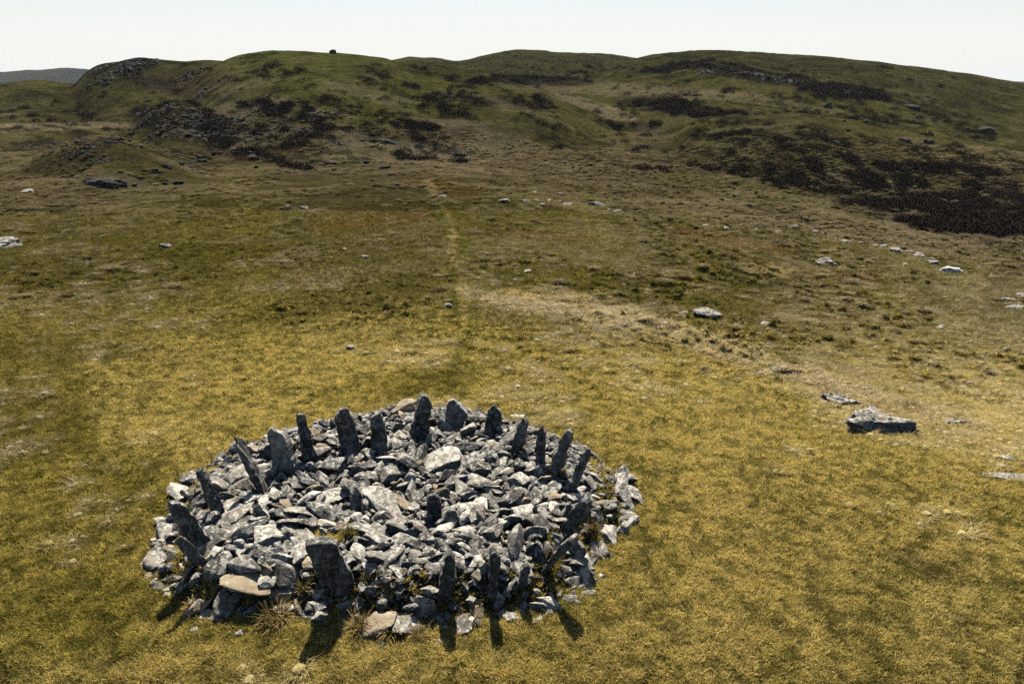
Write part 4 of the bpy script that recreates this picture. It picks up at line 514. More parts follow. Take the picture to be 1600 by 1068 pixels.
(0,-510,3308,322,-192,27,27),(1474,-4570,3061,-200,236,10,-60),
]
HAZE = 0.00004
# ------------------------------------------------------------------ materials
def new_mat(name):
    m = bpy.data.materials.new(name); m.use_nodes = True; n = m.node_tree; n.nodes.clear()
    out = n.nodes.new("ShaderNodeOutputMaterial"); return m, n, out
def N(n, t, **k):
    x = n.nodes.new(t)
    for a, b in k.items(): setattr(x, a, b)
    return x
def noise_node(n, vec, scale, detail=4, rough=.6, dist=0):
    x = n.nodes.new("ShaderNodeTexNoise"); x.inputs['Scale'].default_value = scale; x.inputs['Detail'].default_value = detail
    x.inputs['Roughness'].default_value = rough; x.inputs['Distortion'].default_value = dist
    n.links.new(vec, x.inputs['Vector']); return x
def ramp(n, fac, stops, interp='LINEAR'):
    r = n.nodes.new("ShaderNodeValToRGB"); cr = r.color_ramp; cr.interpolation = interp
    while len(cr.elements) < len(stops): cr.elements.new(0.5)
    for e, (p, c) in zip(cr.elements, stops):
        e.position = p; e.color = (*c, 1) if len(c) == 3 else c
    n.links.new(fac, r.inputs[0]); return r
def mix(n, fac, a, b, mode='MIX'):
    x = n.nodes.new("ShaderNodeMix"); x.data_type = 'RGBA'; x.blend_type = mode
    for sock, v in ((x.inputs[0], fac), (x.inputs[6], a), (x.inputs[7], b)):
        if isinstance(v, (int, float)): sock.default_value = v
        elif isinstance(v, tuple): sock.default_value = (*v, 1)
        else: n.links.new(v, sock)
    return x.outputs[2]
def bump(n, h, strength, dist):
    b = n.nodes.new("ShaderNodeBump"); b.inputs['Strength'].default_value = strength; b.inputs['Distance'].default_value = dist
    n.links.new(h, b.inputs['Height']); return b

def stone_mat(name, dark, mid, lichen, amount, warm=0.25, spec=.18):
    m, n, out = new_mat(name); L = n.links
    tc = N(n, "ShaderNodeTexCoord"); geo = N(n, "ShaderNodeNewGeometry"); oi = N(n, "ShaderNodeObjectInfo")
    add = N(n, "ShaderNodeVectorMath", operation='ADD'); L.new(geo.outputs['Position'], add.inputs[0]); 
    vec = add.outputs[0]
    big = noise_node(n, vec, 3.2, 3, .6); base = ramp(n, big.outputs[0], [(.34, dark), (.62, mid)])
    tan = noise_node(n, vec, 1.9, 2, .5); tf = ramp(n, tan.outputs[0], [(.52, (0, 0, 0)), (.68, (warm,)*3)])
    c = mix(n, tf.outputs[0], base.outputs[0], (.34, .25, .15))
    spots = noise_node(n, vec, 8.5, 6, .66, .8); sf = ramp(n, spots.outputs[0], [(.60-amount*.35, (0, 0, 0)), (.66-amount*.25, (1, 1, 1))])
    sm = noise_node(n, vec, 46, 3, .7)
    lc = mix(n, sm.outputs[0], tuple(v*.72 for v in lichen), lichen)
    up = N(n, "ShaderNodeSeparateXYZ"); L.new(geo.outputs['Normal'], up.inputs[0])
    uf = N(n, "ShaderNodeMapRange"); L.new(up.outputs[2], uf.inputs[0]); uf.inputs[1].default_value = -.3; uf.inputs[2].default_value = .7
    uf.inputs[3].default_value = .45; uf.inputs[4].default_value = 1.0
    mu = N(n, "ShaderNodeMath", operation='MULTIPLY'); L.new(sf.outputs[0], mu.inputs[0]); L.new(uf.outputs[0], mu.inputs[1])
    c = mix(n, mu.outputs[0], c, lc)
    ri = ramp(n, geo.outputs['Random Per Island'], [(0, (.58, .58, .60)), (.5, (.95, .94, .92)), (1, (1.28, 1.24, 1.16))]); c = mix(n, 1.0, c, ri.outputs[0], 'MULTIPLY')
    blk = noise_node(n, vec, 30, 5, .75); bf = ramp(n, blk.outputs[0], [(.63, (0, 0, 0)), (.72, (.6, .6, .6))])
    c = mix(n, bf.outputs[0], c, (.03, .03, .028))
    p = N(n, "ShaderNodeBsdfPrincipled"); p.inputs['Roughness'].default_value = .88; p.inputs['Specular IOR Level'].default_value = spec
    L.new(c, p.inputs['Base Color'])
    h = noise_node(n, vec, 22, 8, .7); b = bump(n, h.outputs[0], .75, .03); L.new(b.outputs[0], p.inputs['Normal'])
    L.new(p.outputs[0], out.inputs[0]); return m
M_ST = {
 'grey': stone_mat('stone_grey', (.045, .043, .040), (.145, .136, .118), (.37, .35, .31), .27, .16),
 'pale': stone_mat('stone_pale', (.095, .09, .08), (.225, .21, .18), (.47, .45, .395), .40, .2),
 'tan':  stone_mat('stone_tan', (.12, .095, .065), (.235, .19, .13), (.36, .33, .27), .14, .6),
 'dark': stone_mat('stone_dark', (.022, .022, .020), (.085, .082, .074), (.36, .35, .31), .30, .10),
 'crag': stone_mat('stone_crag', (.010, .010, .009), (.034, .032, .029), (.10, .105, .10), .06, .05, .05),
}
def veg_mat(name, attr=None, inst=False, col=None, trans=.35, var=.3, nscale=14, bumps=None, tint=None):
    m, n, out = new_mat(name); L = n.links
    geo = N(n, "ShaderNodeNewGeometry")
    if attr:
        a = N(n, "ShaderNodeAttribute", attribute_name=attr); a.attribute_type = 'INSTANCER' if inst else 'GEOMETRY'; c = a.outputs['Color']
    else: c = col
    nz = noise_node(n, geo.outputs['Position'], nscale, 4, .7)
    rr = ramp(n, nz.outputs[0], [(.3, (1-var,)*3), (.7, (1+var,)*3)])
    c = mix(n, 1.0, c, rr.outputs[0], 'MULTIPLY')
    d = N(n, "ShaderNodeBsdfDiffuse"); L.new(c, d.inputs[0])
    if bumps:
        h = noise_node(n, geo.outputs['Position'], bumps[0], 6, .75); b = bump(n, h.outputs[0], bumps[1], bumps[2]); L.new(b.outputs[0], d.inputs['Normal'])
    if trans > 0:
        t = N(n, "ShaderNodeBsdfTranslucent"); ct = mix(n, 1.0, c, tint or (1.0, .92, .55), 'MULTIPLY'); L.new(ct, t.inputs[0])
        ms = N(n, "ShaderNodeMixShader"); ms.inputs[0].default_value = trans
        L.new(d.outputs[0], ms.inputs[1]); L.new(t.outputs[0], ms.inputs[2]); L.new(ms.outputs[0], out.inputs[0])
    else: L.new(d.outputs[0], out.inputs[0])
    return m
M_GRASS = veg_mat('grass_blades', 'tcol', True, trans=.40, var=.45, nscale=22, tint=(1, .93, .62))
M_RUSH = veg_mat('rush_stems', col=(.34, .235, .10), trans=.2, var=.5, nscale=18)
M_RUSHG = veg_mat('rush_green', col=(.10, .11, .025), trans=.25, var=.4, nscale=18)
M_HEATH = veg_mat('heather_stems', col=(.033, .024, .016), trans=.0, var=.5, nscale=6)
M_WOOL = veg_mat('wool', col=(.50, .475, .42), trans=0, var=.12, nscale=20, bumps=(30, .6, .03))
M_DARKFACE = veg_mat('sheep_face', col=(.25, .22, .18), trans=0, var=.1)

# ground material: vegetation colour from the vegetation map, broken up finely
M_GROUND, n, out = new_mat('moor_ground'); L = n.links
geo = N(n, "ShaderNodeNewGeometry"); at = N(n, "ShaderNodeAttribute", attribute_name='veg'); bs = N(n, "ShaderNodeAttribute", attribute_name='scale')
def scaled(k):
    v = N(n, "ShaderNodeVectorMath", operation='SCALE'); L.new(geo.outputs['Position'], v.inputs[0]); v.inputs['Scale'].default_value = k; return v.outputs[0]
n1 = noise_node(n, scaled(1), 16.0, 4, .8); n2 = noise_node(n, scaled(1), 1.3, 6, .7); n3 = noise_node(n, scaled(1), .22, 7, .72)
r1 = ramp(n, n1.outputs[0], [(.40, (.30, .34, .28)), (.60, (1.75, 1.68, 1.6))]); r2 = ramp(n, n2.outputs[0], [(.34, (.62, .66, .6)), (.68, (1.45, 1.38, 1.35))])
r3 = ramp(n, n3.outputs[0], [(.36, (.72, .76, .7)), (.66, (1.28, 1.22, 1.2))])
c = mix(n, 1, at.outputs['Color'], r1.outputs[0], 'MULTIPLY'); c = mix(n, 1, c, r2.outputs[0], 'MULTIPLY'); c = mix(n, 1, c, r3.outputs[0], 'MULTIPLY')
d = N(n, "ShaderNodeBsdfDiffuse"); L.new(c, d.inputs[0]); d.inputs['Roughness'].default_value = 1
b1 = bump(n, n1.outputs[0], .6, .08); b2 = bump(n, n2.outputs[0], .8, .35); L.new(b1.outputs[0], b2.inputs['Normal']); b3 = bump(n, n3.outputs[0], .8, 2.0)
L.new(b2.outputs[0], b3.inputs['Normal']); L.new(b3.outputs[0], d.inputs['Normal']); L.new(d.outputs[0], out.inputs[0])

# ------------------------------------------------------------------ vegetation map (what grows where, plus painted vignette darkening at the left)
STRAW, STRAW2 = (.585, .455, .155), (.46, .34, .15)
GREEN, GREEN2 = (.16, .135, .020), (.088, .075, .016)
OLIVE, BROWN, RUST = (.125, .108, .036), (.110, .078, .045), (.14, .075, .022)
PALE, HEATH, HILLG, DKG = (.26, .205, .13), (.024, .019, .015), (.105, .100, .028), (.058, .057, .020)
VEG = [  # colour, cx, cy, rx, ry, angle, strength (picture coordinates of the patch), softness
 # far and middle hills
 (HILLG, 500, 130, 330, 60, 8, .85), (HILLG, 640, 180, 260, 42, 6, .8), (DKG, 250, 115, 160, 30, -4, .7), (DKG, 80, 165, 220, 30, 4, .75), (BROWN, 280, 130, 60, 18, 8, .8),
 (BROWN, 350, 112, 60, 14, -10, .7), ((.03, .026, .02), 190, 103, 80, 16, -6, .9), ((.035, .03, .022), 250, 128, 60, 14, 20, .6),
 (DKG, 850, 105, 280, 26, 0, .7), (DKG, 1180, 95, 220, 20, 4, .75), (DKG, 1450, 130, 220, 40, 8, .7), (HILLG, 1300, 170, 200, 20, 8, .5), (DKG, 1560, 190, 160, 40, 8, .7),
 (PALE, 1000, 143, 240, 11, 3, .55), (PALE, 1200, 160, 150, 7, 8, .5), (PALE, 930, 168, 75, 10, 20, .85), (HEATH, 1180, 118, 95, 11, 8, .85), (HEATH, 1320, 145, 75, 14, 6, .85), (HEATH, 1060, 105, 70, 8, -8, .8),
 (HEATH, 850, 127, 90, 10, 2, .85), (HEATH, 1050, 168, 90, 14, 6, .85), (HEATH, 1120, 178, 50, 8, 4, .7), (HEATH, 990, 200, 50, 9, 4, .8), (HEATH, 745, 160, 60, 14, 4, .55), (HEATH, 820, 163, 45, 10, 6, .6), (HEATH, 640, 197, 50, 9, 6, .75),
 (HEATH, 710, 185, 50, 6, 3, .7),
 (DKG, 1250, 240, 200, 60, 6, .4), (HILLG, 1150, 285, 120, 40, 12, .6), (HILLG, 1240, 300, 110, 26, 12, .7),
 (HEATH, 1215, 215, 110, 24, 8, .2), (HEATH, 1180, 255, 90, 25, 8, .2), (HEATH, 1350, 275, 110, 32, 8, .3), (HEATH, 1400, 318, 130, 38, 10, .7), (HEATH, 1500, 345, 160, 42, 12, .85), (HEATH, 1580, 330, 100, 50, 14, .9),
 (HEATH, 1500, 270, 120, 12, 6, .6), (BROWN, 1480, 250, 180, 30, 8, .3), (BROWN, 1030, 240, 100, 40, 4, .4),
 (BROWN, 680, 215, 190, 13, 2, .75), ((.13, .08, .06), 720, 203, 110, 12, 4, .6), (PALE, 760, 245, 260, 22, 2, .35), (PALE, 830, 268, 230, 16, 2, .4), (GREEN2, 850, 225, 70, 10, -12, .5),
 (PALE, 700, 268, 180, 12, -2, .3), (BROWN, 900, 255, 140, 14, 3, .3), (PALE, 100, 200, 150, 7, -2, .85), (PALE, 60, 206, 90, 6, -2, .6), (BROWN, 420, 232, 120, 16, 2, .7), (BROWN, 300, 245, 110, 18, 3, .5), (HEATH, 330, 200, 120, 30, 12, .75),
 (HEATH, 440, 172, 90, 16, 8, .5), (HEATH, 260, 180, 55, 20, -12, .6), (HEATH, 150, 220, 50, 14, 10, .7), (HEATH, 90, 245, 60, 10, 10, .4),
 (BROWN, 110, 310, 110, 28, 6, .45), (BROWN, 60, 280, 120, 30, 0, .4), (HEATH, 100, 320, 80, 14, 4, .3), (DKG, 100, 260, 160, 22, 2, .4), (GREEN2, 200, 268, 80, 10, 2, .6), (BROWN, 150, 245, 90, 10, 0, .4),
 (BROWN, 950, 290, 200, 12, 4, .4), (PALE, 1180, 330, 170, 14, 7, .5), (PALE, 1400, 375, 200, 20, 10, .45), (BROWN, 1320, 355, 220, 20, 10, .45), (BROWN, 1530, 405, 120, 16, 10, .4),
 (GREEN2, 960, 300, 90, 6, 0, .5), (GREEN2, 1100, 320, 60, 12, 20, .4),
 # middle ground
 (RUST, 690, 295, 70, 10, 4, .45), (RUST, 590, 350, 90, 10, -4, .6), (GREEN2, 640, 325, 130, 12, -3, .6), (RUST, 840, 375, 90, 9, 6, .5), (GREEN2, 780, 345, 80, 10, 0, .4), (GREEN2, 330, 385, 220, 22, -4, .55),
 (RUST, 1130, 380, 110, 12, 8, .6), (GREEN2, 1210, 410, 110, 14, 8, .55), (RUST, 1300, 432, 90, 10, 10, .6), (GREEN, 1370, 470, 60, 14, 10, .7), (RUST, 1320, 500, 50, 7, 5, .6), (GREEN2, 1150, 440, 140, 20, 14, .35), (STRAW2, 1200, 425, 60, 8, 5, .5),
 (GREEN2, 560, 470, 210, 22, -5, .35), (GREEN2, 400, 500, 160, 16, -6, .3), (PALE, 560, 430, 200, 12, -3, .35), (GREEN2, 150, 450, 160, 20, -4, .35), (BROWN, 60, 430, 100, 24, 0, .4),
 (BROWN, 250, 560, 160, 12, -6, .3), (GREEN2, 90, 560, 160, 24, 0, .4), (GREEN2, 1090, 480, 190, 18, 14, .4), (GREEN2, 1260, 560, 130, 16, 22, .4), (RUST, 810, 527, 30, 5, 0, .5), (RUST, 850, 525, 20, 4, 0, .4),
 ((.62, .50, .30), 930, 500, 230, 20, 10, .9), ((.62, .50, .30), 1170, 562, 210, 20, 18, .9), ((.42, .32, .18), 1420, 640, 160, 12, 14, .6), (STRAW2, 1400, 650, 240, 14, 16, .5), (STRAW2, 860, 470, 80, 10, 8, .5), (PALE, 900, 520, 200, 26, 10, .3),
 # greener crests; broad dark green at the left paints in the vignette
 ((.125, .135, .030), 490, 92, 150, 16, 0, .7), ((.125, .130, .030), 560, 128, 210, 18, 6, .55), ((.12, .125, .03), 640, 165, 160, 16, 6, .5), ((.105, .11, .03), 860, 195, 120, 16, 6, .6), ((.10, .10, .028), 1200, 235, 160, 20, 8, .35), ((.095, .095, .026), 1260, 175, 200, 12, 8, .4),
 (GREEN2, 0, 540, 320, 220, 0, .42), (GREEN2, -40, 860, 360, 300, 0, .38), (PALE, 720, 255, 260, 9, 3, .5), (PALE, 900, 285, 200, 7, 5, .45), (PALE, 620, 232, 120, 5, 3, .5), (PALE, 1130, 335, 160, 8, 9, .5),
 # worn track
 (GREEN2, 680, 600, 90, 26, -14, .5), (STRAW2, 696, 400, 6, 30, 4, .8), (STRAW2, 660, 300, 9, 20, -25, .5), (GREEN2, 690, 345, 30, 12, 0, .6),
 (GREEN, 610, 610, 120, 24, -6, .5),
 # near: greener round the cairn and to the left
 (GREEN, 100, 850, 240, 200, 0, .50), (GREEN2, 30, 640, 160, 100, 0, .45), (GREEN, 230, 980, 260, 70, 0, .4), (GREEN, 1000, 800, 70, 100, 0, .25), (GREEN, 930, 930, 90, 60, 0, .3), (GREEN, 250, 760, 100, 60, 0, .35),
 (STRAW, 350, 690, 160, 50, -6, .5), (STRAW, 1180, 780, 200, 110, 0, .55), (BROWN, 1450, 880, 70, 18, 10, .55), (OLIVE, 1450, 960, 240, 100, 0, .3), (BROWN, 1200, 740, 60, 8, 0, .3),
]
TRACKS = [([(652, 282), (672, 310), (694, 350), (698, 400), (702, 450), (712, 500)], 7, (.10, .10, .022), .6), ([(706, 345), (722, 375), (733, 420), (741, 465), (736, 510), (716, 560), (690, 600)], 9, (.105, .105, .022), .55),
          ([(660, 282), (684, 315), (706, 350), (715, 400), (722, 450), (722, 520)], 6, STRAW2, .22)]
def veg_at(X, Y, Z, extra=False):
    px, py = project(X, Y, Z)
    D = np.maximum(Y, 3)
    k = D/14.0
    wx = fbm(X/k/2.2, Y/k/3.2, 201, 4); wy = fbm(X/k/2.2+50, Y/k/3.2, 203, 4)
    qx = px+34*wx; qy = py+np.clip((py-100)*.05, 3, 16)*wy*1.6
    far = sstep(300, 130, py); midz = sstep(610, 420, py-.06*(px-740)*(px > 740))
    def mixc(a, b, f): return a*(1-f[:, None])+np.array(b)*f[:, None]
    c = np.tile(np.array(STRAW), (len(X), 1))
    c = mixc(c, (.120, .102, .038), midz); c = mixc(c, OLIVE, far*.9)
    # patchwork at several sizes
    p1 = fbm(X/k/1.7, Y/k/2.6, 211, 4); p2 = fbm(X/.55, Y/.55, 213, 3); p3 = fbm(X/k/.5, Y/k/.9, 215, 3)
    gsel = sstep(-.05, .35, p1+.35*p3); c = mixc(c, GREEN, gsel*(.30)*(1-far*.6))
    c = mixc(c, HILLG, far*sstep(-.1, .3, p1)*.6)
    c = mixc(c, BROWN, sstep(.05, .4, -p1+.4*p3)*midz*.28)
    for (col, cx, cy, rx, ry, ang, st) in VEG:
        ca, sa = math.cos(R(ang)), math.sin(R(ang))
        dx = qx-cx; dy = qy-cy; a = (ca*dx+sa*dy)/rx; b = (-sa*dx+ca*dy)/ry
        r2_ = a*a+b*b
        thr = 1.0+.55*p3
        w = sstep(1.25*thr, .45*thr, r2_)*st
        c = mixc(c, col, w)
    for pts, hw, col, st in TRACKS:
        rows = [b_ for a_, b_ in pts]; middle = np.interp(py, rows, [a_ for a_, b_ in pts])
        half = hw*np.interp(py, [250, 420, 620], [.5, .8, 1.6])
        inside = (py > rows[0]) & (py < rows[-1])
        away = np.abs(px+6*wx*half/4-middle)/half
        c = mixc(c, col, sstep(1.5, .5, away)*inside*st*(1+.4*p3))
    sv = fbm(X/22, Y/7, 231, 4, .6); vz = sstep(70, 105, D)*(1-sstep(170, 260, D))
    c = mixc(c, (.24, .19, .125), sstep(.06, .34, sv)*vz*.55); c = mixc(c, (.070, .052, .032), sstep(.08, .34, -sv)*vz*.5)
    c = mixc(c, (.030, .034, .030), sstep(1300, 1700, D)*.8)
    m1 = fbm(X/7, Y/7, 221, 5, .62); m2 = fbm(X/2.2, Y/2.2, 223, 4, .6)
    hf = sstep(85, 150, D)*(1-sstep(900, 1500, D))
    c = mixc(c, (.026, .023, .014), sstep(.20, .28, m1+.7*m2)*hf*.75)
    c = mixc(c, (.14, .12, .065), sstep(.16, .40, -m1+.3*m2)*hf*.45)
    g = (1+.22*p3+.14*p2+.30*m2*sstep(30, 60, D))[:, None]
    return np.clip(c*g, .004, .7)
# ------------------------------------------------------------------ ground sheet
NU, NV = 1500, 1130
us = np.tan(np.linspace(-math.atan(1.25), math.atan(1.25), NU)*1.0)
vs = np.r_[np.linspace(math.log(3.2), math.log(9), 60, endpoint=False), np.linspace(math.log(9), math.log(900), 960, endpoint=False), np.linspace(math.log(900), math.log(6300), NV-1020)]
U, Vv = np.meshgrid(us, vs); GY = np.exp(Vv).ravel(); GX = U.ravel()*GY
GZ = np.concatenate([terrain(GX[i:i+300000], GY[i:i+300000], True) for i in range(0, len(GX), 300000)])
GZm = GZ+mound(GX, GY)
ii = np.arange(NU*NV).reshape(NV, NU)
Fq = np.stack([ii[:-1, :-1].ravel(), ii[:-1, 1:].ravel(), ii[1:, 1:].ravel(), ii[1:, :-1].ravel()], 1)
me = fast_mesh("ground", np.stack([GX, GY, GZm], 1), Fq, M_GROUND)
ca_ = me.color_attributes.new("veg", 'FLOAT_COLOR', 'POINT')
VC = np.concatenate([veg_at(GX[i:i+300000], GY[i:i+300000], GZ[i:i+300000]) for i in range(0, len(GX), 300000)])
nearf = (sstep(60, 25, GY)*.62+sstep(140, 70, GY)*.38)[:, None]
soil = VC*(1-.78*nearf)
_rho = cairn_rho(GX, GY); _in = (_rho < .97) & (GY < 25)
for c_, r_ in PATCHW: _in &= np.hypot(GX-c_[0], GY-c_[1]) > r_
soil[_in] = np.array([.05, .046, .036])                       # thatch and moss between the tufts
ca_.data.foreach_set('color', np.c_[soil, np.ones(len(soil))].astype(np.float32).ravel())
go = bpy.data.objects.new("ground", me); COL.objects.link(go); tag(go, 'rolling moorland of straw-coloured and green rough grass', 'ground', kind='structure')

# ------------------------------------------------------------------ grass tufts
PROTO = bpy.data.collections.new("grass_parts")
def blades_mesh(name, nb, rad, hgt, wid, droop, rs, mat, up=.4, seg=3):
    V, Fc = [], []
    for _ in range(nb):
        a = rs.uniform(0, 6.283); r = rad*math.sqrt(rs.rand())*.75; x, y = r*math.cos(a), r*math.sin(a)
        da = a+rs.normal()*.9; h = hgt*rs.uniform(.55, 1.15); ln = droop*h*rs.uniform(.3, 1.3); w = wid*rs.uniform(.6, 1.3)
        ta = rs.uniform(0, 6.283); tx, ty = math.cos(ta)*w, math.sin(ta)*w
        pts = []
        for s in range(seg+1):
            f = s/seg
            pts.append((x+math.cos(da)*ln*f**1.6, y+math.sin(da)*ln*f**1.6, h*(f-up*droop*.45*f**2.4)-.01, (1-f**1.5)))
        b0 = len(V)
        for s, p in enumerate(pts[:-1]):
            V += [(p[0]-tx*p[3], p[1]-ty*p[3], p[2]), (p[0]+tx*p[3], p[1]+ty*p[3], p[2])]
        V.append(pts[-1][:3])
        for s in range(seg-1):
            q = b0+2*s; Fc.append((q, q+1, q+3, q+2))
        q = b0+2*(seg-1); Fc.append((q, q+1, q+2))
    me = bpy.data.meshes.new(name); me.from_pydata(V, [], Fc); me.materials.append(mat); return me
rs = np.random.RandomState(3)
protos = []
for k in range(5): protos.append(blades_mesh("tuft", 22, .05, .12, .007, .8, rs, M_GRASS))
def tussock(seed):
    me = blades_mesh("tussock", 190, .22, .27, .011, 1.2, rs, M_GRASS, up=.8)
    V, Fi = ico(3); A = V*(1+.16*vnoise3(V*1.9+seed*5, seed)+.10*vnoise3(V*4.5+seed, seed+3))[:, None]
    A = A*np.array([.15, .13, .13]); A[:, 2] = np.maximum(A[:, 2]+.02, -.06)
    bm = bmesh.new(); bm.from_mesh(me); vs_ = [bm.verts.new(v) for v in A]
    for f in Fi: bm.faces.new([vs_[q] for q in f])
    bm.to_mesh(me); bm.free(); return me
for k in range(4): protos.append(tussock(k))
pobs = []
for k, m_ in enumerate(protos):
    o = bpy.data.objects.new("grass_kind_%02d" % k, m_); PROTO.objects.link(o); pobs.append(o)
# scatter
def scatter(n, y0, y1, seed, power):
    r = np.random.RandomState(seed)
    # density ~ Y**-power inside a wedge
    e = 2-power; q = r.rand(n); Y = (y0**e+q*(y1**e-y0**e))**(1/e); X = r.uniform(-.86, .86, n)*Y; return X, Y, r
P, S, Rz, I_, Cc, Tl = [], [], [], [], [], []
def put(X, Y, r, kinds, smin, smax, colf, zoff=0, tilt=.25):
    Z = terrain(X, Y, True)+mound(X, Y)+zoff
    P.append(np.stack([X, Y, Z], 1)); n_ = len(X)
    S.append(r.uniform(smin, smax, n_)*colf[1]); Rz.append(r.uniform(0, 6.283, n_)); I_.append(r.choice(kinds, n_)); Cc.append(colf[0])
    Tl.append(r.normal(size=(n_, 2))*tilt)
X, Y, r = scatter(360000, 7.5, 75, 11, 1.75)
rho = cairn_rho(X, Y); inp = np.zeros(len(X), bool)
for c_, rr_ in PATCHW: inp |= np.hypot(X-c_[0], Y-c_[1]) < rr_+.1
ok = (rho > .97) | inp | ((rho > .82) & (r.rand(len(X)) < .4)); X, Y = X[ok], Y[ok]
Z0 = terrain(X, Y, False)
c = veg_at(X, Y, Z0)
grn = sstep(-.05, .12, .8*fbm(X/.22, Y/.22, 301, 2)+.32*r.normal(size=len(X))-.02)
tc = c*(.95+1.55*r.rand(len(X))**1.3)[:, None]
tc = tc*(1-.78*grn[:, None])+np.array([.070, .072, .012])*(.78*grn[:, None])
straws = r.rand(len(X)) < .18; tc[straws] = tc[straws]*1.15+np.array([.07, .055, .028])
put(X, Y, r, [0, 1, 2, 3, 4], .5, 1.1, (tc, np.clip((Y/15)**.7, 1, 2.6)))
X, Y, r = scatter(90000, 9, 170, 12, 1.25)
rho = cairn_rho(X, Y); px_, py_ = project(X, Y, terrain(X, Y, False))
dens = fbm(X/6, Y/6, 311, 3)+.55*sstep(700, 560, py_)*sstep(500, 1000, px_)+.35*sstep(650, 500, py_)-.55+.70*sstep(1150, 1500, px_)*sstep(1010, 760, py_)+.15*sstep(300, 100, px_)
dens += .5*fbm(X/1.6, Y/1.6, 317, 2)
ok = (rho > 1.04) & (r.rand(len(X)) < sstep(-.30, .65, dens)*.9)
track = np.abs(px_-718-8*np.sin(py_/40)) < 9
ok &= ~(track & (py_ < 640))
X, Y = X[ok], Y[ok]; px_, py_ = px_[ok], py_[ok]
c = veg_at(X, Y, terrain(X, Y, False))
pal = np.array([.44, .355, .21]); c = c*.9
f = (.05+.70*r.rand(len(X))**1.2)*(1-.6*sstep(480, 280, py_))
tc = c*(1-f[:, None])+pal*f[:, None]
put(X, Y, r, [5, 6, 7, 8], .45, 1.25, (tc, np.clip((Y/22)**.4, .8, 1.8)), zoff=-.02, tilt=.15)
P = np.vstack(P); S = np.concatenate(S); Rz = np.concatenate(Rz); I_ = np.concatenate(I_); Cc = np.vstack(Cc); Tl = np.vstack(Tl)
pm = bpy.data.meshes.new("moor_grass"); pm.vertices.add(len(P)); pm.vertices.foreach_set('co', P.astype(np.float32).ravel())
def pattr(nm, ty, fld, arr):
    a = pm.attributes.new(nm, ty, 'POINT'); a.data.foreach_set(fld, np.ascontiguousarray(arr).ravel())
pattr('s', 'FLOAT', 'value', S.astype(np.float32)); pattr('rot', 'FLOAT_VECTOR', 'vector', np.c_[Tl, Rz].astype(np.float32))
pattr('pid', 'INT', 'value', I_.astype(np.int32)); Cc = Cc*np.minimum(1, .74/Cc.max(axis=1))[:, None]; pattr('tc', 'FLOAT_VECTOR', 'vector', np.maximum(Cc, .005).astype(np.float32))
gr = bpy.data.objects.new("moor_grass", pm); COL.objects.link(gr)
tag(gr, 'short tufted straw and green grass covering the moor round the cairn', 'grass', kind='stuff')
ng = bpy.data.node_groups.new("grass_cover", 'GeometryNodeTree')
ng.interface.new_socket("Geometry", in_out='INPUT', socket_type='NodeSocketGeometry'); ng.interface.new_socket("Geometry", in_out='OUTPUT', socket_type='NodeSocketGeometry')
gi = ng.nodes.new('NodeGroupInput'); go_ = ng.nodes.new('NodeGroupOutput'); iop = ng.nodes.new('GeometryNodeInstanceOnPoints')
m2p = ng.nodes.new('GeometryNodeMeshToPoints'); ci = ng.nodes.new('GeometryNodeCollectionInfo'); ci.inputs['Collection'].default_value = PROTO
ci.inputs['Separate Children'].default_value = True; ci.inputs['Reset Children'].default_value = True
def na(nm, ty):
    x = ng.nodes.new('GeometryNodeInputNamedAttribute'); x.data_type = ty; x.inputs['Name'].default_value = nm; return x.outputs[0]
LK = ng.links.new
LK(gi.outputs[0], m2p.inputs[0]); LK(m2p.outputs[0], iop.inputs['Points']); LK(ci.outputs[0], iop.inputs['Instance'])
iop.inputs['Pick Instance'].default_value = True; LK(na('pid', 'INT'), iop.inputs['Instance Index'])
e2r = ng.nodes.new('FunctionNodeEulerToRotation'); LK(na('rot', 'FLOAT_VECTOR'), e2r.inputs[0]); LK(e2r.outputs[0], iop.inputs['Rotation']); LK(na('s', 'FLOAT'), iop.inputs['Scale'])
sa_ = ng.nodes.new('GeometryNodeStoreNamedAttribute'); sa_.data_type = 'FLOAT_VECTOR'; sa_.domain = 'INSTANCE'; sa_.inputs['Name'].default_value = 'tcol'
LK(iop.outputs[0], sa_.inputs['Geometry']); LK(na('tc', 'FLOAT_VECTOR'), sa_.inputs['Value']); LK(sa_.outputs[0], go_.inputs[0])
md = gr.modifiers.new("cover", 'NODES'); md.node_group = ng

# ------------------------------------------------------------------ cairn: upright slabs
SLAB_POS = []
for i, (ol, lean, yaw, th, zo, lab, tone) in enumerate(SLABS):
    B, V, Fc = slab_geo(ol, lean, yaw, th, zo, i)
    o = mesh_obj("standing_stone", V, Fc, M_ST[tone]); o.location = B
    bm = bmesh.new(); bm.from_mesh(o.data); bmesh.ops.triangulate(bm, faces=bm.faces); bmesh.ops.recalc_face_normals(bm, faces=bm.faces); bm.to_mesh(o.data); bm.free()
    tag(o, lab, 'standing stone', 'upright stones of the cairn ring'); SLAB_POS.append(B)
for b in BIG:
    B, V = big_geo(b); o = mesh_obj("cairn_stone", V, ico(4)[1], M_ST[b[5]]); o.location = B
    tag(o, b[4], 'stone', 'big stones lying in the cairn')

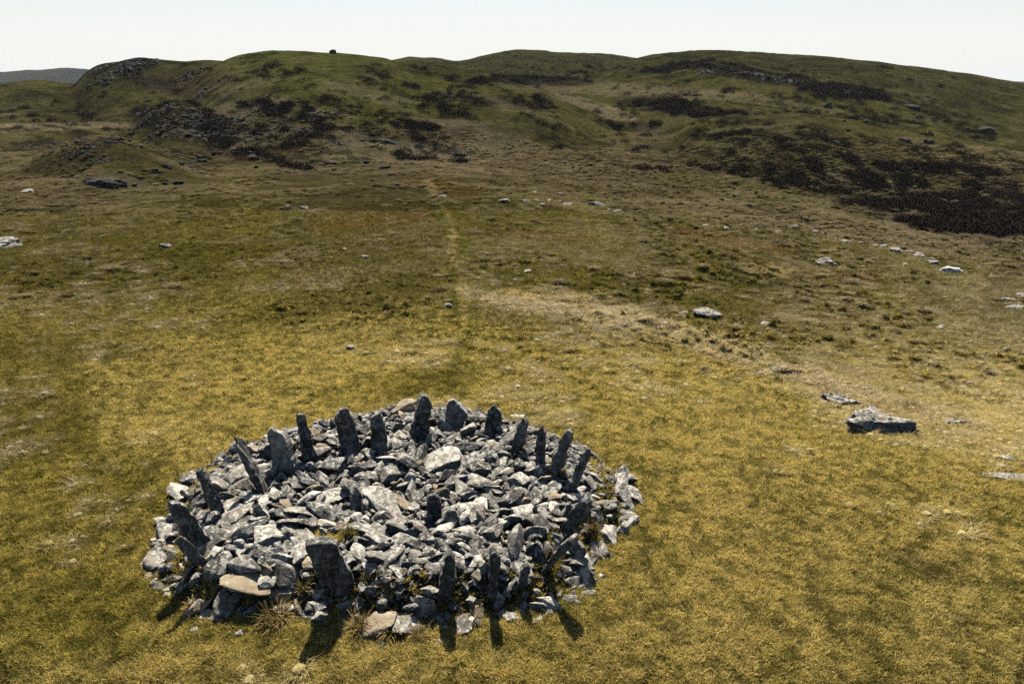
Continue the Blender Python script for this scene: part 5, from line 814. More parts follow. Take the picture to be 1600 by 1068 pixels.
# ------------------------------------------------------------------ cairn: rubble (settled positions)
rec = np.array(STONES, float)      # index, x, y, z (mm from the cairn's centre), three angles (1/100 rad), largest in view first
rx_, ry_ = project(rec[:, 1]/1000+CC[0], rec[:, 2]/1000+CC[1], rec[:, 3]/1000)
rec = np.c_[rec, rx_, ry_]
ROT = [Euler(tuple(a/100)) for a in rec[:, 4:7]]
shp4 = [rock_shape(k, 4, .035) for k in range(NSH)]; F4 = ico(4)[1]
shp3 = [rock_shape(k, 3, .035) for k in range(NSH)]; F3 = ico(3)[1]
shp2 = [rock_shape(k, 2, .035) for k in range(NSH)]; F2 = ico(2)[1]
LAND = [  # picture point, short name
 ((290, 815), 'broad leftmost slab'), ((390, 725), 'long leaning blade'), ((443, 700), 'broad pale slab'), ((475, 680), 'narrow pillar'), ((543, 670), 'thick slanting upright'),
 ((592, 675), 'short blackish upright'), ((658, 650), 'tallest back upright'), ((714, 645), 'squat pale block'), ((772, 652), 'triangular stone'), ((813, 673), 'small slanting stone'),
 ((846, 695), 'black spike'), ((878, 705), 'right-leaning tall slab'), ((906, 732), 'slender right blade'), ((902, 805), 'rough right slab'), ((875, 862), 'low front slab'),
 ((770, 888), 'swollen-headed stone'), ((698, 890), 'plain tapered upright'), ((515, 888), 'largest black slab'), ((300, 862), 'thin left blade'), ((679, 795), 'small middle upright'),
 ((602, 786), 'tilted flat slab'), ((389, 910), 'tan front slab'), ((722, 806), 'pale middle block'), ((811, 752), 'speckled boulder'), ((522, 832), 'rushy patch'), ((735, 778), 'small grass patch'),
 ((430, 960), 'front left rushes'), ((575, 975), 'front rushes'), ((540, 740), 'hollow boulder'), ((440, 800), 'bare left slope'), ((800, 830), 'right front slope'), ((610, 880), 'front slope middle')]
used = {}
tones = ['grey', 'pale', 'grey', 'pale', 'grey', 'pale', 'grey', 'dark', 'grey', 'grey', 'dark', 'tan']
tword = {'grey': 'grey', 'pale': 'pale', 'tan': 'tan', 'dark': 'dark'}
ME = {}
NIND = 290
info = []
for k in range(len(rec)):
    i = int(rec[k, 0]); sh, sc = stone_params(i); tone = tones[i % 12]
    info.append((i, sh, sc, tone))
todo = []
for k in range(NIND):
    i, sh, sc, tone = info[k]; px, py = rec[k, 7], rec[k, 8]
    d = [math.hypot((px-a[0][0]), (py-a[0][1])*1.5) for a in LAND]; j = int(np.argmin(d)); lx, ly = LAND[j][0]
    dx, dy = px-lx, (py-ly)*1.5
    if d[j] < 16: rel = 'touching'
    elif abs(dx) > abs(dy)*2.2: rel = 'left of' if dx < 0 else 'right of'
    elif abs(dy) > abs(dx)*2.2: rel = 'behind' if dy < 0 else 'in front of'
    else: rel = ('behind and left of' if dx < 0 else 'behind and right of') if dy < 0 else ('in front and left of' if dx < 0 else 'in front and right of')
    size = 'big' if sc[0] > .27 else 'medium' if sc[0] > .19 else 'small'
    form = 'flat slab' if sc[2]/sc[0] < .42 else 'long stone' if sc[1]/sc[0] < .66 else 'chunky stone' if sc[2]/sc[0] > .58 else 'angular stone'
    todo.append([k, "%s %s %s %s the %s" % (size, tword[tone], form, rel, LAND[j][1]), px, py])
bylab = {}
for t_ in todo: bylab.setdefault(t_[1], []).append(t_)
ORD = ['first', 'second', 'third', 'fourth', 'fifth', 'sixth', 'seventh', 'eighth']
for lab, l in bylab.items():
    l.sort(key=lambda a: a[2])
    for q, t_ in enumerate(l):
        if len(l) > 1: t_[1] = ORD[min(q, 7)]+' from left, '+lab
for (k, lab, px, py) in todo:
    if cairn_rho(np.array([rec[k, 1]/1000+CC[0]]), np.array([rec[k, 2]/1000+CC[1]]))[0] > 1.04: continue
    i, sh, sc, tone = info[k]
    key = (sh, tone)
    if key not in ME:
        ME[key] = fast_mesh("rubble_stone", shp4[sh], F4, M_ST[tone], smooth=False)
    o = bpy.data.objects.new("cairn_stone", ME[key]); COL.objects.link(o)
    o.location = (rec[k, 1]/1000+CC[0], rec[k, 2]/1000+CC[1], rec[k, 3]/1000); o.rotation_euler = ROT[k]
    o.scale = tuple(sc*np.array([1.24, 1.12, .95 if sc[2]/sc[0] > .5 else 1.05])); tag(o, lab, 'stone', 'loose stones of the cairn')
V, Fs, mi = [], [], []; nv = 0
tn = ['grey', 'pale', 'tan', 'dark']
for k in range(NIND, len(rec)):
    if cairn_rho(np.array([rec[k, 1]/1000+CC[0]]), np.array([rec[k, 2]/1000+CC[1]]))[0] > 1.0: continue
    i, sh, sc, tone = info[k]; big = sc[0] > .14
    A = shp3[sh] if big else shp2[sh]; Fi = F3 if big else F2
    M = np.array(ROT[k].to_matrix())
    V.append((A*sc)@M.T+np.array([rec[k, 1]/1000+CC[0], rec[k, 2]/1000+CC[1], rec[k, 3]/1000])); Fs.append(Fi+nv); nv += len(A); mi += [tn.index(tone)]*len(Fi)
# chips filling the gaps
r = np.random.RandomState(77)
for _ in range(2200):
    a = r.uniform(0, 6.283); rho_ = math.sqrt(r.rand())*.93; rr_ = np.interp(a, _oa, _or, period=2*math.pi)*rho_
    x, y = CC[0]+rr_*math.cos(a), CC[1]+rr_*math.sin(a)
    if any(math.hypot(x-c_[0], y-c_[1]) < q_*.8 for c_, q_ in PATCHW): continue
    z = float(ground(np.array([x]), np.array([y]))[0]); s = r.uniform(.03, .085); sh = r.randint(NSH)
    M = np.array(Euler((r.uniform(-.6, .6), r.uniform(-.6, .6), r.uniform(0, 6))).to_matrix())
    V.append((shp2[sh]*np.array([s, s*.75, s*.5]))@M.T+np.array([x, y, z+s*.3])); Fs.append(F2+nv); nv += len(shp2[sh]); mi += [tn.index(tones[r.randint(12)])]*len(F2)
_n = 0
while _n < 900:
    a = r.uniform(0, 6.283); rho_ = r.uniform(.70, .95 if math.sin(a) > -.35 else 1.03); rr_ = np.interp(a, _oa, _or, period=2*math.pi)*rho_
    x, y = CC[0]+rr_*math.cos(a), CC[1]+rr_*math.sin(a); _n += 1
    z = float(ground(np.array([x]), np.array([y]))[0]); s = .085+.14*r.beta(1.4, 2.4); sh = r.randint(NSH)
    M = np.array(Euler((r.uniform(-.7, .7), r.uniform(-.7, .7), r.uniform(0, 6))).to_matrix()); f_ = r.uniform(.4, .75)
    V.append((shp3[sh]*np.array([s*1.1, s*r.uniform(.65, .9), s*f_]))@M.T+np.array([x, y, z+s*f_*.45])); Fs.append(F3+nv); nv += len(shp3[sh]); mi += [tn.index(tones[r.randint(12)])]*len(F3)
me = fast_mesh("cairn_rubble", np.vstack(V), np.vstack(Fs), None, smooth=False)
for t_ in tn: me.materials.append(M_ST[t_])
me.polygons.foreach_set('material_index', np.array(mi, dtype=np.int32))
o = bpy.data.objects.new("cairn_rubble", me); COL.objects.link(o); tag(o, 'smaller loose grey stones heaped between the big ones of the cairn', 'rubble', kind='stuff')

# ------------------------------------------------------------------ rush clumps
def rushes(px, py, zo, nst, hgt, spread, lab, green=.35, seed=0):
    B = hit_m(px, py, zo) if cairn_rho(*[np.array([v]) for v in hit(px, py)[:2]])[0] < 1.1 else hit(px, py)
    rs = np.random.RandomState(seed+400); V, Fc, mi = [], [], []
    for _ in range(nst):
        a = rs.uniform(0, 6.283); r = spread*.35*math.sqrt(rs.rand()); x, y = r*math.cos(a), r*math.sin(a)
        da = a+rs.normal()*.7; h = 1.25*hgt*rs.uniform(.35, 1.1); ln = spread*rs.uniform(.1, .85); w = rs.uniform(.006, .013); ta = rs.uniform(0, 6.283)
        b0 = len(V); g = 5; dr = rs.uniform(.1, .8)
        for s in range(g+1):
            f = s/g; cx, cy, cz = x+math.cos(da)*ln*f**1.7, y+math.sin(da)*ln*f**1.7, h*(f-dr*f**3)
            ww = w*(1-.8*f); V += [(cx-ww*math.cos(ta), cy-ww*math.sin(ta), cz-.03), (cx+ww*math.cos(ta), cy+ww*math.sin(ta), cz-.03)]
        q_ = 1 if rs.rand() < green else 0
        for s in range(g): q = b0+2*s; Fc.append((q, q+1, q+3, q+2)); mi.append(q_)
    o = mesh_obj("rush_clump", V, Fc, M_RUSH); o.data.materials.append(M_RUSHG); o.data.polygons.foreach_set('material_index', mi)
    o.location = B; tag(o, lab, 'rush clump', 'rush clumps in and round the cairn'); return o
rushes(432, 972, 0, 420, .42, .45, "biggest brown rush clump, at the cairn's front left foot", .25, 1)
rushes(475, 925, .05, 160, .36, .22, "brown rushes squeezed between the tan slab and the largest black slab", .2, 2)
rushes(562, 985, 0, 260, .36, .35, "brown rushes in shadow right of the largest black slab's shadow", .3, 3)
rushes(610, 990, 0, 260, .34, .38, "straw rushes at the front foot, left of the pale pointed stone", .25, 4)
rushes(655, 995, 0, 140, .25, .28, "low straw rushes below the pale pointed stone", .3, 5)
rushes(545, 838, .1, 220, .34, .22, "green-brown rushes growing in the grass patch inside the cairn", .6, 6)
rushes(926, 838, .05, 260, .5, .24, "upright brown rush clump at the cairn's right edge", .15, 7)
rushes(878, 742, .1, 120, .28, .2, "small brown rushes at the foot of the tall right-leaning slab", .2, 8)
rushes(607, 645, .05, 220, .3, .4, "dark brown rushes behind the short blackish upright at the back", .4, 9)
rushes(305, 950, 0, 160, .22, .3, "thin pale rushes by the left front foot of the cairn", .3, 10)
rushes(740, 975, 0, 160, .28, .28, "thin rushes left of the swollen-headed stone's shadow", .4, 11)
rushes(868, 960, 0, 140, .2, .3, "low grassy rushes at the front right foot of the cairn", .6, 12)

# ------------------------------------------------------------------ boulders and outcrops
def boulder(px, py, wpx, hr, dr, lab, tone='grey', name="boulder", rot=0, seed=None, group='boulders scattered on the moor', craggy=.06, cat='boulder', tilt=0, sink=.24, n=4):
    if tone == 'pale' and py < 760 and (px > 1000 or py < 620): tone = 'grey'
    if py < 300: wpx *= .75; tone = {'pale': 'grey', 'grey': 'crag', 'dark': 'crag'}.get(tone, tone)
    B = hit(px, py); D = math.hypot(B[0], B[1])
    w = wpx/F*math.hypot(D, CAMH-B[2])*.5
    if 25 < B[1] < 200: B = np.array([B[0], B[1], max(B[2], float(terrain(np.array([B[0]]), np.array([B[1]]))[0])*.6+(B[2]+.16)*.4)+.06])
    seed = seed if seed is not None else int(px*7+py) % 9973
    P = rock_shape(seed, n, craggy)
    if craggy > .1:
        lay = np.round(P[:, 2]*5+vnoise3(P*2, seed)*.8)/5; P[:, 2] = .4*P[:, 2]+.6*lay
        P *= (1+.13*vnoise3(P*3.3+seed, seed+2))[:, None]
    P = P*np.array([w*1.2, w*dr*1.2, w*hr*1.2])
    M = np.array(Euler((R(tilt), R(tilt*.5), R(rot))).to_matrix()); P = P@M.T
    o = mesh_obj(name, P, ico(n)[1], M_ST[tone]); o.location = (B[0], B[1], B[2]+w*hr*(1-2*sink)*.8)
    tag(o, lab, cat, group); return o
boulder(1372, 674, 84, .50, .6, "large rock outcrop with a pale top and black front, right of the cairn", 'grey', 'rock_outcrop', -12, 3, craggy=.14, sink=.24, tilt=6, n=5)
boulder(1310, 634, 50, .42, .6, "low layered rock just behind and left of the big right-hand outcrop", 'grey', 'rock_outcrop', -12, 5, craggy=.15, sink=.0)
boulder(1419, 659, 20, .35, .7, "small pale flat rock just right of the big outcrop", 'pale', sink=.35)
boulder(1493, 666, 32, .5, .6, "dark humped rock farther right of the big outcrop", 'dark', sink=.3)
boulder(1578, 720, 20, .4, .7, "small grey rock near the right edge above the long pale one", 'grey')
boulder(1572, 747, 50, .2, .4, "long low pale rock at the right edge", 'pale', rot=-20)
boulder(1287, 418, 40, .42, .7, "pale jagged rock on the green slope left of the sheep", 'pale', 'rock_outcrop', 0, 9, craggy=.14, sink=.2)
boulder(1098, 496, 40, .3, .7, "flat dark-grey rock in the tussocks, middle right", 'grey', 'rock_outcrop', -8, 4, craggy=.12)
boulder(1068, 493, 12, .5, .8, "little pale rock beside the flat dark-grey one", 'pale')
boulder(12, 386, 46, .34, .8, "pale rock slab at the left edge of the picture", 'pale', 'rock_outcrop', 10, 6, craggy=.12)
boulder(260, 389, 20, .5, .7, "blue-grey boulder alone on the green slope, left", 'grey')
boulder(1597, 468, 16, .6, .8, "rounded grey rock cut by the right edge", 'pale'); boulder(1575, 474, 16, .5, .8, "dark rock left of the rounded grey one at the right edge", 'dark'); boulder(1586, 484, 26, .25, .7, "flat pale rock below the rounded one at the right edge", 'pale')
boulder(573, 256, 15, .6, .8, "dark boulder standing highest in the rocks of the valley's near edge", 'dark'); boulder(516, 258, 22, .35, .7, "flat dark rock left of the highest valley boulder", 'dark')
boulder(602, 263, 26, .25, .7, "low row of grey rock right of the highest valley boulder", 'grey')
boulder(931, 324, 20, .55, .7, "largest dark boulder of the broken rock row in mid valley", 'dark', rot=-20)
boulder(1292, 167, 22, .5, .8, "dark boulder standing out on the right hillside above the heather", 'dark')
boulder(521, 84, 11, .9, .9, "tiny dark block on top of the green hill", 'dark', 'rock_block', sink=.1)
boulder(165, 291, 80, .22, .5, "long dark layered outcrop on the left slope", 'dark', 'rock_outcrop', -14, 12, craggy=.14)
boulder(190, 288, 40, .3, .5, "grey hump on the right end of the long left outcrop", 'grey', 'rock_outcrop', -14, 13, craggy=.14)
# craggy faces of the hills: single rock outcrops
CR = [(150, 216, 60, .5, 'on the small mound, highest of its rocks'), (190, 222, 44, .4, 'on the right shoulder of the small mound'), (80, 224, 26, .5, 'left of the small mound'), (35, 229, 26, .4, 'near the left edge, level with the small mound'),
 (122, 240, 50, .35, 'below the small mound, left'), (150, 252, 34, .4, 'below the small mound, right'), (230, 178, 46, .5, 'at the upper left of the craggy spur'), (262, 168, 50, .5, 'on top of the craggy spur, left'),
 (225, 192, 40, .5, 'at the left foot of the craggy spur'), (262, 195, 52, .5, 'in the left face of the craggy spur'), (300, 182, 52, .45, 'in the upper middle of the craggy spur'), (305, 205, 60, .5, 'in the middle face of the craggy spur'),
 (345, 192, 50, .4, 'in the upper right of the craggy spur'), (350, 212, 60, .5, 'at the foot of the craggy spur, middle'), (395, 212, 50, .45, 'at the foot of the craggy spur, right'), (420, 200, 46, .35, 'on the right shoulder of the craggy spur'),
 (470, 205, 40, .35, 'on the spur\'s thin right tail'), (520, 226, 34, .4, 'at the very end of the spur\'s tail'), (430, 170, 60, .35, 'on the green hillside above the spur'), (490, 180, 60, .35, 'on the green hillside right above the spur\'s tail'),
 (400, 158, 40, .4, 'on the green hillside left above the spur'), (310, 152, 44, .4, 'in the fold behind the spur'), (160, 106, 40, .5, 'on the skyline of the left knoll, left end'), (205, 100, 50, .45, 'on top of the left knoll'),
 (190, 114, 60, .4, 'on the front of the left knoll'), (420, 106, 34, .4, 'high on the green hill, left side'), (300, 118, 40, .3, 'in the dip right of the left knoll'), (1190, 118, 60, .3, 'high on the right hill, left side'),
 (1240, 130, 50, .3, 'high on the right hill, middle'), (1330, 145, 60, .35, 'on the dark knoll of the right hill'), (1370, 155, 44, .3, 'right end of the dark knoll on the right hill'), (1110, 110, 50, .3, 'on the left shoulder of the right hill')]
def crag(px, py, wpx, hr, lab, seed):
    B = hit(px, py); D = math.hypot(B[0], CAMH-B[2], B[1]) if False else math.sqrt(B[0]**2+B[1]**2)
    w = wpx/F*D; rs = np.random.RandomState(seed); V, Fs, nv = [], [], 0; A3, F3_ = ico(2)
    for q in range(70):
        a, b = rs.normal(size=2)*.30; x = B[0]+a*w; y = B[1]+b*w*.75+a*w*.25
        s = w*rs.uniform(.018, .085)*(1-.35*abs(a)); P_ = rock_shape(seed*50+q, 2, .08)*np.array([s*rs.uniform(.9, 1.9), s, s*rs.uniform(.5, 1.0)])
        M = np.array(Euler((rs.uniform(-.5, .3), rs.uniform(-.3, .3), rs.uniform(0, 6.3))).to_matrix())
        z = float(terrain(np.array([x]), np.array([y]))[0]); V.append(P_@M.T+np.array([x-B[0], y-B[1], z-B[2]-s*.05])); Fs.append(F3_+nv); nv += len(P_)
    me = fast_mesh("rock_outcrop", np.vstack(V), np.vstack(Fs), M_ST['crag'], smooth=False)
    o = bpy.data.objects.new("rock_outcrop", me); COL.objects.link(o); o.location = B
    tag(o, lab, 'rock outcrop', 'dark crags on the far slopes'); return o
for k, (x, y, w, hr, where) in enumerate(CR):
    crag(x, y, w*1.05, hr, "dark craggy rocks "+where, 40+k)
# broken wall line and stone rows
WALLP = [(1085, 341, 14), (1104, 357, 12), (1100, 346, 10), (1275, 367, 12), (1305, 376, 11), (1320, 381, 13), (1345, 384, 8), (1366, 388, 10), (1381, 390, 12), (1400, 397, 18), (1419, 398, 12), (1437, 404, 18), (1455, 408, 8), (1364, 415, 14), (1413, 418, 12), (1456, 414, 14), (1242, 360, 12), (1215, 366, 10), (1160, 358, 8), (1180, 362, 9)]
for k, (x, y, w) in enumerate(WALLP):
    boulder(x, y, w, .55, .8, "%s stone of the ruined wall line, %s from the left" % (['grey', 'dark', 'pale'][k % 3], sorted(p[0] for p in WALLP).index(x)+1 if False else ['first','second','third','fourth','fifth','sixth','seventh','eighth','ninth','tenth','eleventh','twelfth','thirteenth','fourteenth','fifteenth','sixteenth','seventeenth','eighteenth','nineteenth','twentieth'][sorted(p[0] for p in WALLP).index(x)]), ['grey', 'dark', 'pale'][k % 3], 'wall_stone', k*31, 70+k, 'stones of the ruined wall', n=3, cat='wall stone')
ROWP = [(790, 316, 16), (820, 317, 12), (838, 316, 10), (848, 322, 12), (858, 317, 14), (873, 318, 10), (890, 323, 16), (948, 331, 12), (965, 335, 16), (913, 326, 9), (836, 303, 9), (875, 306, 12), (805, 296, 8), (842, 293, 8)]
for k, (x, y, w) in enumerate(ROWP):
    boulder(x, y, w, .4, .8, "low dark rock in the mid-valley row, %s from the left" % ['first','second','third','fourth','fifth','sixth','seventh','eighth','ninth','tenth','eleventh','twelfth','thirteenth','fourteenth'][sorted(p[0]+p[1]*.001 for p in ROWP).index(x+y*.001)], 'dark', 'boulder', k*31, 170+k, 'rocks of the mid-valley row', n=3)
LROW = [(240, 268, 16), (262, 262, 20), (285, 258, 16), (312, 246, 12), (275, 244, 12), (318, 254, 16), (300, 262, 12), (345, 240, 10), (335, 242, 14), (368, 241, 12), (395, 248, 22), (425, 252, 14), (401, 262, 10), (258, 288, 14), (280, 288, 20), (390, 240, 12), (300, 251, 14), (248, 270, 12)]
for k, (x, y, w) in enumerate(LROW):
    boulder(x, y, w, .45, .8, "bluish rock of the stony green patch, %s from the left" % ['first','second','third','fourth','fifth','sixth','seventh','eighth','ninth','tenth','eleventh','twelfth','thirteenth','fourteenth','fifteenth','sixteenth','seventeenth','eighteenth'][sorted(p[0]+p[1]*.001 for p in LROW).index(x+y*.001)], 'dark', 'boulder', k*41, 270+k, 'rocks of the stony green patch', n=3)
MISC = [(548, 547, 14, 'pale', 'low on the left-centre grass'), (700, 482, 18, 'pale', 'lying flat on the worn track'), (785, 480, 8, 'pale', 'right of the worn track'), (825, 428, 14, 'pale', 'in the tussocks right of the track'), (538, 393, 12, 'pale', 'left of the track, upper one'), (570, 405, 14, 'grey', 'left of the track, lower one'),
 (450, 326, 10, 'pale', 'on the left mid slope'), (475, 328, 16, 'grey', 'on the left mid slope, larger'), (470, 345, 9, 'pale', 'just under the larger mid slope rock'), (950, 468, 9, 'pale', 'right of centre on the tussocky slope'), (1195, 511, 14, 'pale', 'right of the flat dark-grey rock'),
 (1367, 548, 12, 'pale', 'deep in the right tussocks'), (692, 310, 14, 'grey', 'beyond the worn track'), (820, 290, 10, 'grey', 'in the valley floor'), (1292, 440, 10, 'pale', 'just below the pale jagged rock'), (1120, 348, 10, 'grey', 'before the wall line'),
 (1075, 520, 8, 'pale', 'under the flat dark-grey rock'), (1210, 582, 14, 'pale', 'on the crest of the pale slope'), (1470, 516, 14, 'grey', 'in the right slope tussocks'), (45, 303, 20, 'grey', 'on the brown left slope'), (210, 290, 12, 'grey', 'right of the long left outcrop'),
 (995, 716, 9, 'dark', 'in the grass beyond the right end of the ring'), (345, 718, 20, 'pale', 'in the grass behind the long blade'), (808, 652, 20, 'pale', 'in the grass behind the small slanting stone'), (975, 800, 18, 'pale', 'at the far right rim of the cairn'), (968, 778, 26, 'pale', 'topmost of the pale ones at the right rim'), (508, 676, 12, 'pale', 'in the grass behind the pillar'), (293, 757, 20, 'pale', 'in the grass above the broad left slab'),
 (937, 730, 20, 'pale', 'at the foot of the slender right blade'), (832, 966, 16, 'pale', 'just off the front right rim'), (953, 790, 20, 'pale', 'beyond the rush clump, upper right'), (1357, 173, 6, 'pale', 'tiny, on the far right hill'), (1378, 175, 6, 'pale', 'tiny, on the far right hill, the righter one'),
 (1353, 190, 12, 'grey', 'on the right hill under the tiny pale ones'), (1319, 190, 10, 'grey', 'below the standing-out boulder, left'), (1325, 205, 14, 'dark', 'among the right hill stones, lower'), (1183, 180, 12, 'dark', 'above the heather, left'), (1225, 170, 8, 'dark', 'left of the standing-out boulder'), (1425, 170, 30, 'dark', 'wide and low on the right hill'),
 (1497, 212, 10, 'dark', 'by itself high right'), (1540, 205, 30, 'grey', 'near the right edge, on the hill'), (1412, 222, 24, 'dark', 'in the middle of the right hill'), (1450, 223, 20, 'grey', 'right of the middle of the right hill'), (1380, 200, 10, 'grey', 'scattered high on the right hill'), (1290, 205, 9, 'pale', 'over the heather bank'),
 (1305, 225, 16, 'grey', 'behind the heather bank, broad'), (1210, 290, 12, 'pale', 'in the heather bank, left'), (1165, 286, 12, 'pale', 'at the foot of the heather bank'), (1240, 225, 9, 'pale', 'within the heather bank, upper'), (960, 225, 9, 'pale', 'beside the burn, upper'), (955, 235, 8, 'pale', 'beside the burn, lower'), (1025, 220, 12, 'grey', 'between the burn and the heather')]
for k, (x, y, w, tone, where) in enumerate(MISC):
    boulder(x, y, w, .4, .75, "%s stone %s" % (tone, where), tone, 'boulder', k*23, 370+k, n=3)
STRAY = [(262, 930, 13, 'pale', 'off the left front rim'), (303, 985, 12, 'grey', 'below the pale lichen-covered stone'), (374, 992, 16, 'grey', 'in front of the biggest rush clump'), (505, 1030, 9, 'pale', 'beyond the tip of the largest shadow'), (688, 1003, 15, 'grey', 'left of the front middle shadow'),
 (842, 972, 18, 'pale', 'in the low rushes, front right'), (906, 948, 12, 'grey', 'near the front right shadow tip'), (938, 902, 14, 'pale', 'off the right front rim'), (228, 884, 16, 'grey', 'just outside the left end'), (238, 845, 10, 'pale', 'in the grass left of the broad leftmost slab'), (600, 1008, 12, 'pale', 'among the straw rushes'), (768, 1000, 11, 'grey', 'at the tip of the swollen-headed shadow')]
for k, (x, y, w, tone, where) in enumerate(STRAY):
    boulder(x, y, w, .55, .8, "small %s strayed stone %s" % (tone, where), tone, 'stray_stone', k*37, 470+k, 'stones strayed from the cairn', n=3, cat='stone', sink=.12)
# bleached pale branch on the right slope
B = hit(1545, 452); o_pts = [hit(a, b) for a, b in [(1531, 447), (1538, 450), (1545, 452), (1553, 456), (1560, 461)]]
V, Fc = [], []
for k, p in enumerate(o_pts):
    for j in range(7):
        a = j*6.283/7; r_ = .09*(1-.1*k)*(1+.25*math.sin(j*2+k)); V.append((p[0]+.0, p[1]+r_*math.cos(a), p[2]+.07+r_*math.sin(a)))
for k in range(4):
    for j in range(7): a = k*7+j; b_ = k*7+(j+1) % 7; Fc.append((a, b_, b_+7, a+7))
Fc += [tuple(range(6, -1, -1)), tuple(range(28, 35))]
tag(mesh_obj("bleached_branch", V, Fc, M_ST['pale'], smooth=True), 'thin bleached white branch lying on the slope below the sheep', 'branch')

# ------------------------------------------------------------------ sheep
def skin_body(name, nodes, edges, mat, loc, rotz, sub=2):
    me = bpy.data.meshes.new(name); me.from_pydata([n_[0] for n_ in nodes], edges, []); o = bpy.data.objects.new(name, me); COL.objects.link(o)
    m1 = o.modifiers.new('s', 'SKIN')
    for k, n_ in enumerate(nodes): me.skin_vertices[0].data[k].radius = (n_[1], n_[1]*(n_[2] if len(n_) > 2 else 1))
    me.skin_vertices[0].data[0].use_root = True
    m2 = o.modifiers.new('d', 'SUBSURF'); m2.levels = m2.render_levels = sub
    me.materials.append(mat); o.location = loc; o.rotation_euler = (0, 0, rotz); return o
def sheep(px, py, rotz, lab, scale=1.0, lying=False):
    B = hit(px, py); h = .22 if lying else .55
    nd = [((0, 0, h), .27, 1.0), ((.28, 0, h+.01), .27, 1.0), ((-.30, 0, h-.01), .25, 1.0), ((.48, 0, h+.06), .20, 1), ((-.50, 0, h-.02), .15, 1), ((.62, 0, h+.12), .11, 1), ((.74, 0, h-.03), .07, 1), ((.84, 0, h-.16), .045, 1),
          ((.70, .10, h+.05), .02), ((.70, -.10, h+.05), .02), ((-.60, 0, h-.12), .04)]
    ed = [(0, 1), (0, 2), (1, 3), (2, 4), (3, 5), (5, 6), (6, 7), (6, 8), (6, 9), (4, 10)]
    if not lying:
        for sx, s0, p0 in ((.30, 1, 1), (-.32, 2, 2)):
            for sy in (.13, -.13):
                k = len(nd); back = sx < 0
                nd += [((sx, sy, h-.2), .085), ((sx+(-.05 if back else .01), sy, h*.45), .04), ((sx+(.03 if back else 0), sy, .22), .032), ((sx, sy, .02), .035)]
                ed += [(p0, k), (k, k+1), (k+1, k+2), (k+2, k+3)]
    else:
        for sx, p0 in ((.34, 1), (-.30, 2)):
            for sy in (.2, -.2):
                k = len(nd); nd += [((sx, sy, .1), .09), ((sx+.22, sy*1.1, .06), .045), ((sx+.05, sy*1.2, .04), .035)]
                ed += [(p0, k), (k, k+1), (k+1, k+2)]
    o = skin_body("sheep", nd, ed, M_WOOL, B, rotz); o.scale = (scale,)*3
    tag(o, lab, 'sheep'); return o
sheep(1489, 429, R(165), "white sheep lying on the slope at the right, by the ruined wall", 1.35, True)
sheep(1129, 362, R(20), "white sheep at the left end of the ruined wall line", 1.0, True)

# ------------------------------------------------------------------ heather
def bush_mesh(name, seed, nb, rad, hgt, mat):
    rs = np.random.RandomState(seed); V, Fc = [], []
    for _ in range(nb):
        a = rs.uniform(0, 6.283); r = rad*rs.rand()**.55; lump = 1+.35*math.sin(a*3+seed)
        z = hgt*math.sqrt(max(0, 1-(r/rad)**2))*rs.uniform(.55, 1.1)*lump; p = np.array([r*math.cos(a)*lump, r*math.sin(a), max(z, .02)])
        s = rad*rs.uniform(.05, .13); q = rs.normal(size=(3, 3)); b0 = len(V)
        for j in range(3): V.append(tuple(p+s*q[j]/np.linalg.norm(q[j])))
        Fc.append((b0, b0+1, b0+2))
    me = bpy.data.meshes.new(name); me.from_pydata(V, [], Fc); me.materials.append(mat); return me
HP = bpy.data.collections.new("heather_parts")
for k in range(4): HP.objects.link(bpy.data.objects.new("heather_kind_%d" % k, bush_mesh("heather", k, 420, .8, .5, M_HEATH)))
r = np.random.RandomState(91)
HZ = [  # cx, cy, rx, ry, angle, number, size
 (1230, 230, 130, 24, 8, 420, 1.3), (1180, 262, 90, 22, 8, 260, 1.3), (1270, 285, 90, 22, 10, 300, 1.3), (1350, 275, 100, 26, 8, 300, 1.5), (1400, 315, 115, 30, 10, 900, 1.5), (1500, 345, 140, 34, 12, 1500, 1.5), (1570, 330, 90, 45, 14, 900, 1.5), (1500, 268, 110, 8, 6, 160, 1.4),
 (330, 200, 110, 24, 12, 260, 1.2), (250, 180, 45, 16, -10, 120, 1.2), (150, 218, 40, 9, 8, 70, .9), (850, 127, 85, 8, 2, 200, 2.0), (1050, 168, 85, 11, 6, 300, 1.7), (1180, 118, 90, 8, 8, 220, 2.0), (1320, 145, 70, 11, 6, 260, 2.0), (1060, 105, 60, 6, -8, 120, 2.2),
 (640, 197, 46, 6, 5, 90, 1.3), (440, 172, 80, 12, 8, 140, 1.3), (990, 200, 42, 7, 4, 120, 1.4), (190, 103, 65, 9, -6, 130, 1.6), (1120, 178, 45, 6, 4, 60, 1.5)]
hp, hs = [], []
def hpoint(cx, cy, rx, ry, ang):
    while True:
        a, b = r.uniform(-1, 1, 2)
        if a*a+b*b < 1: break
    ca, sa = math.cos(R(ang)), math.sin(R(ang)); return cx+ca*a*rx-sa*b*ry, cy+sa*a*rx+ca*b*ry
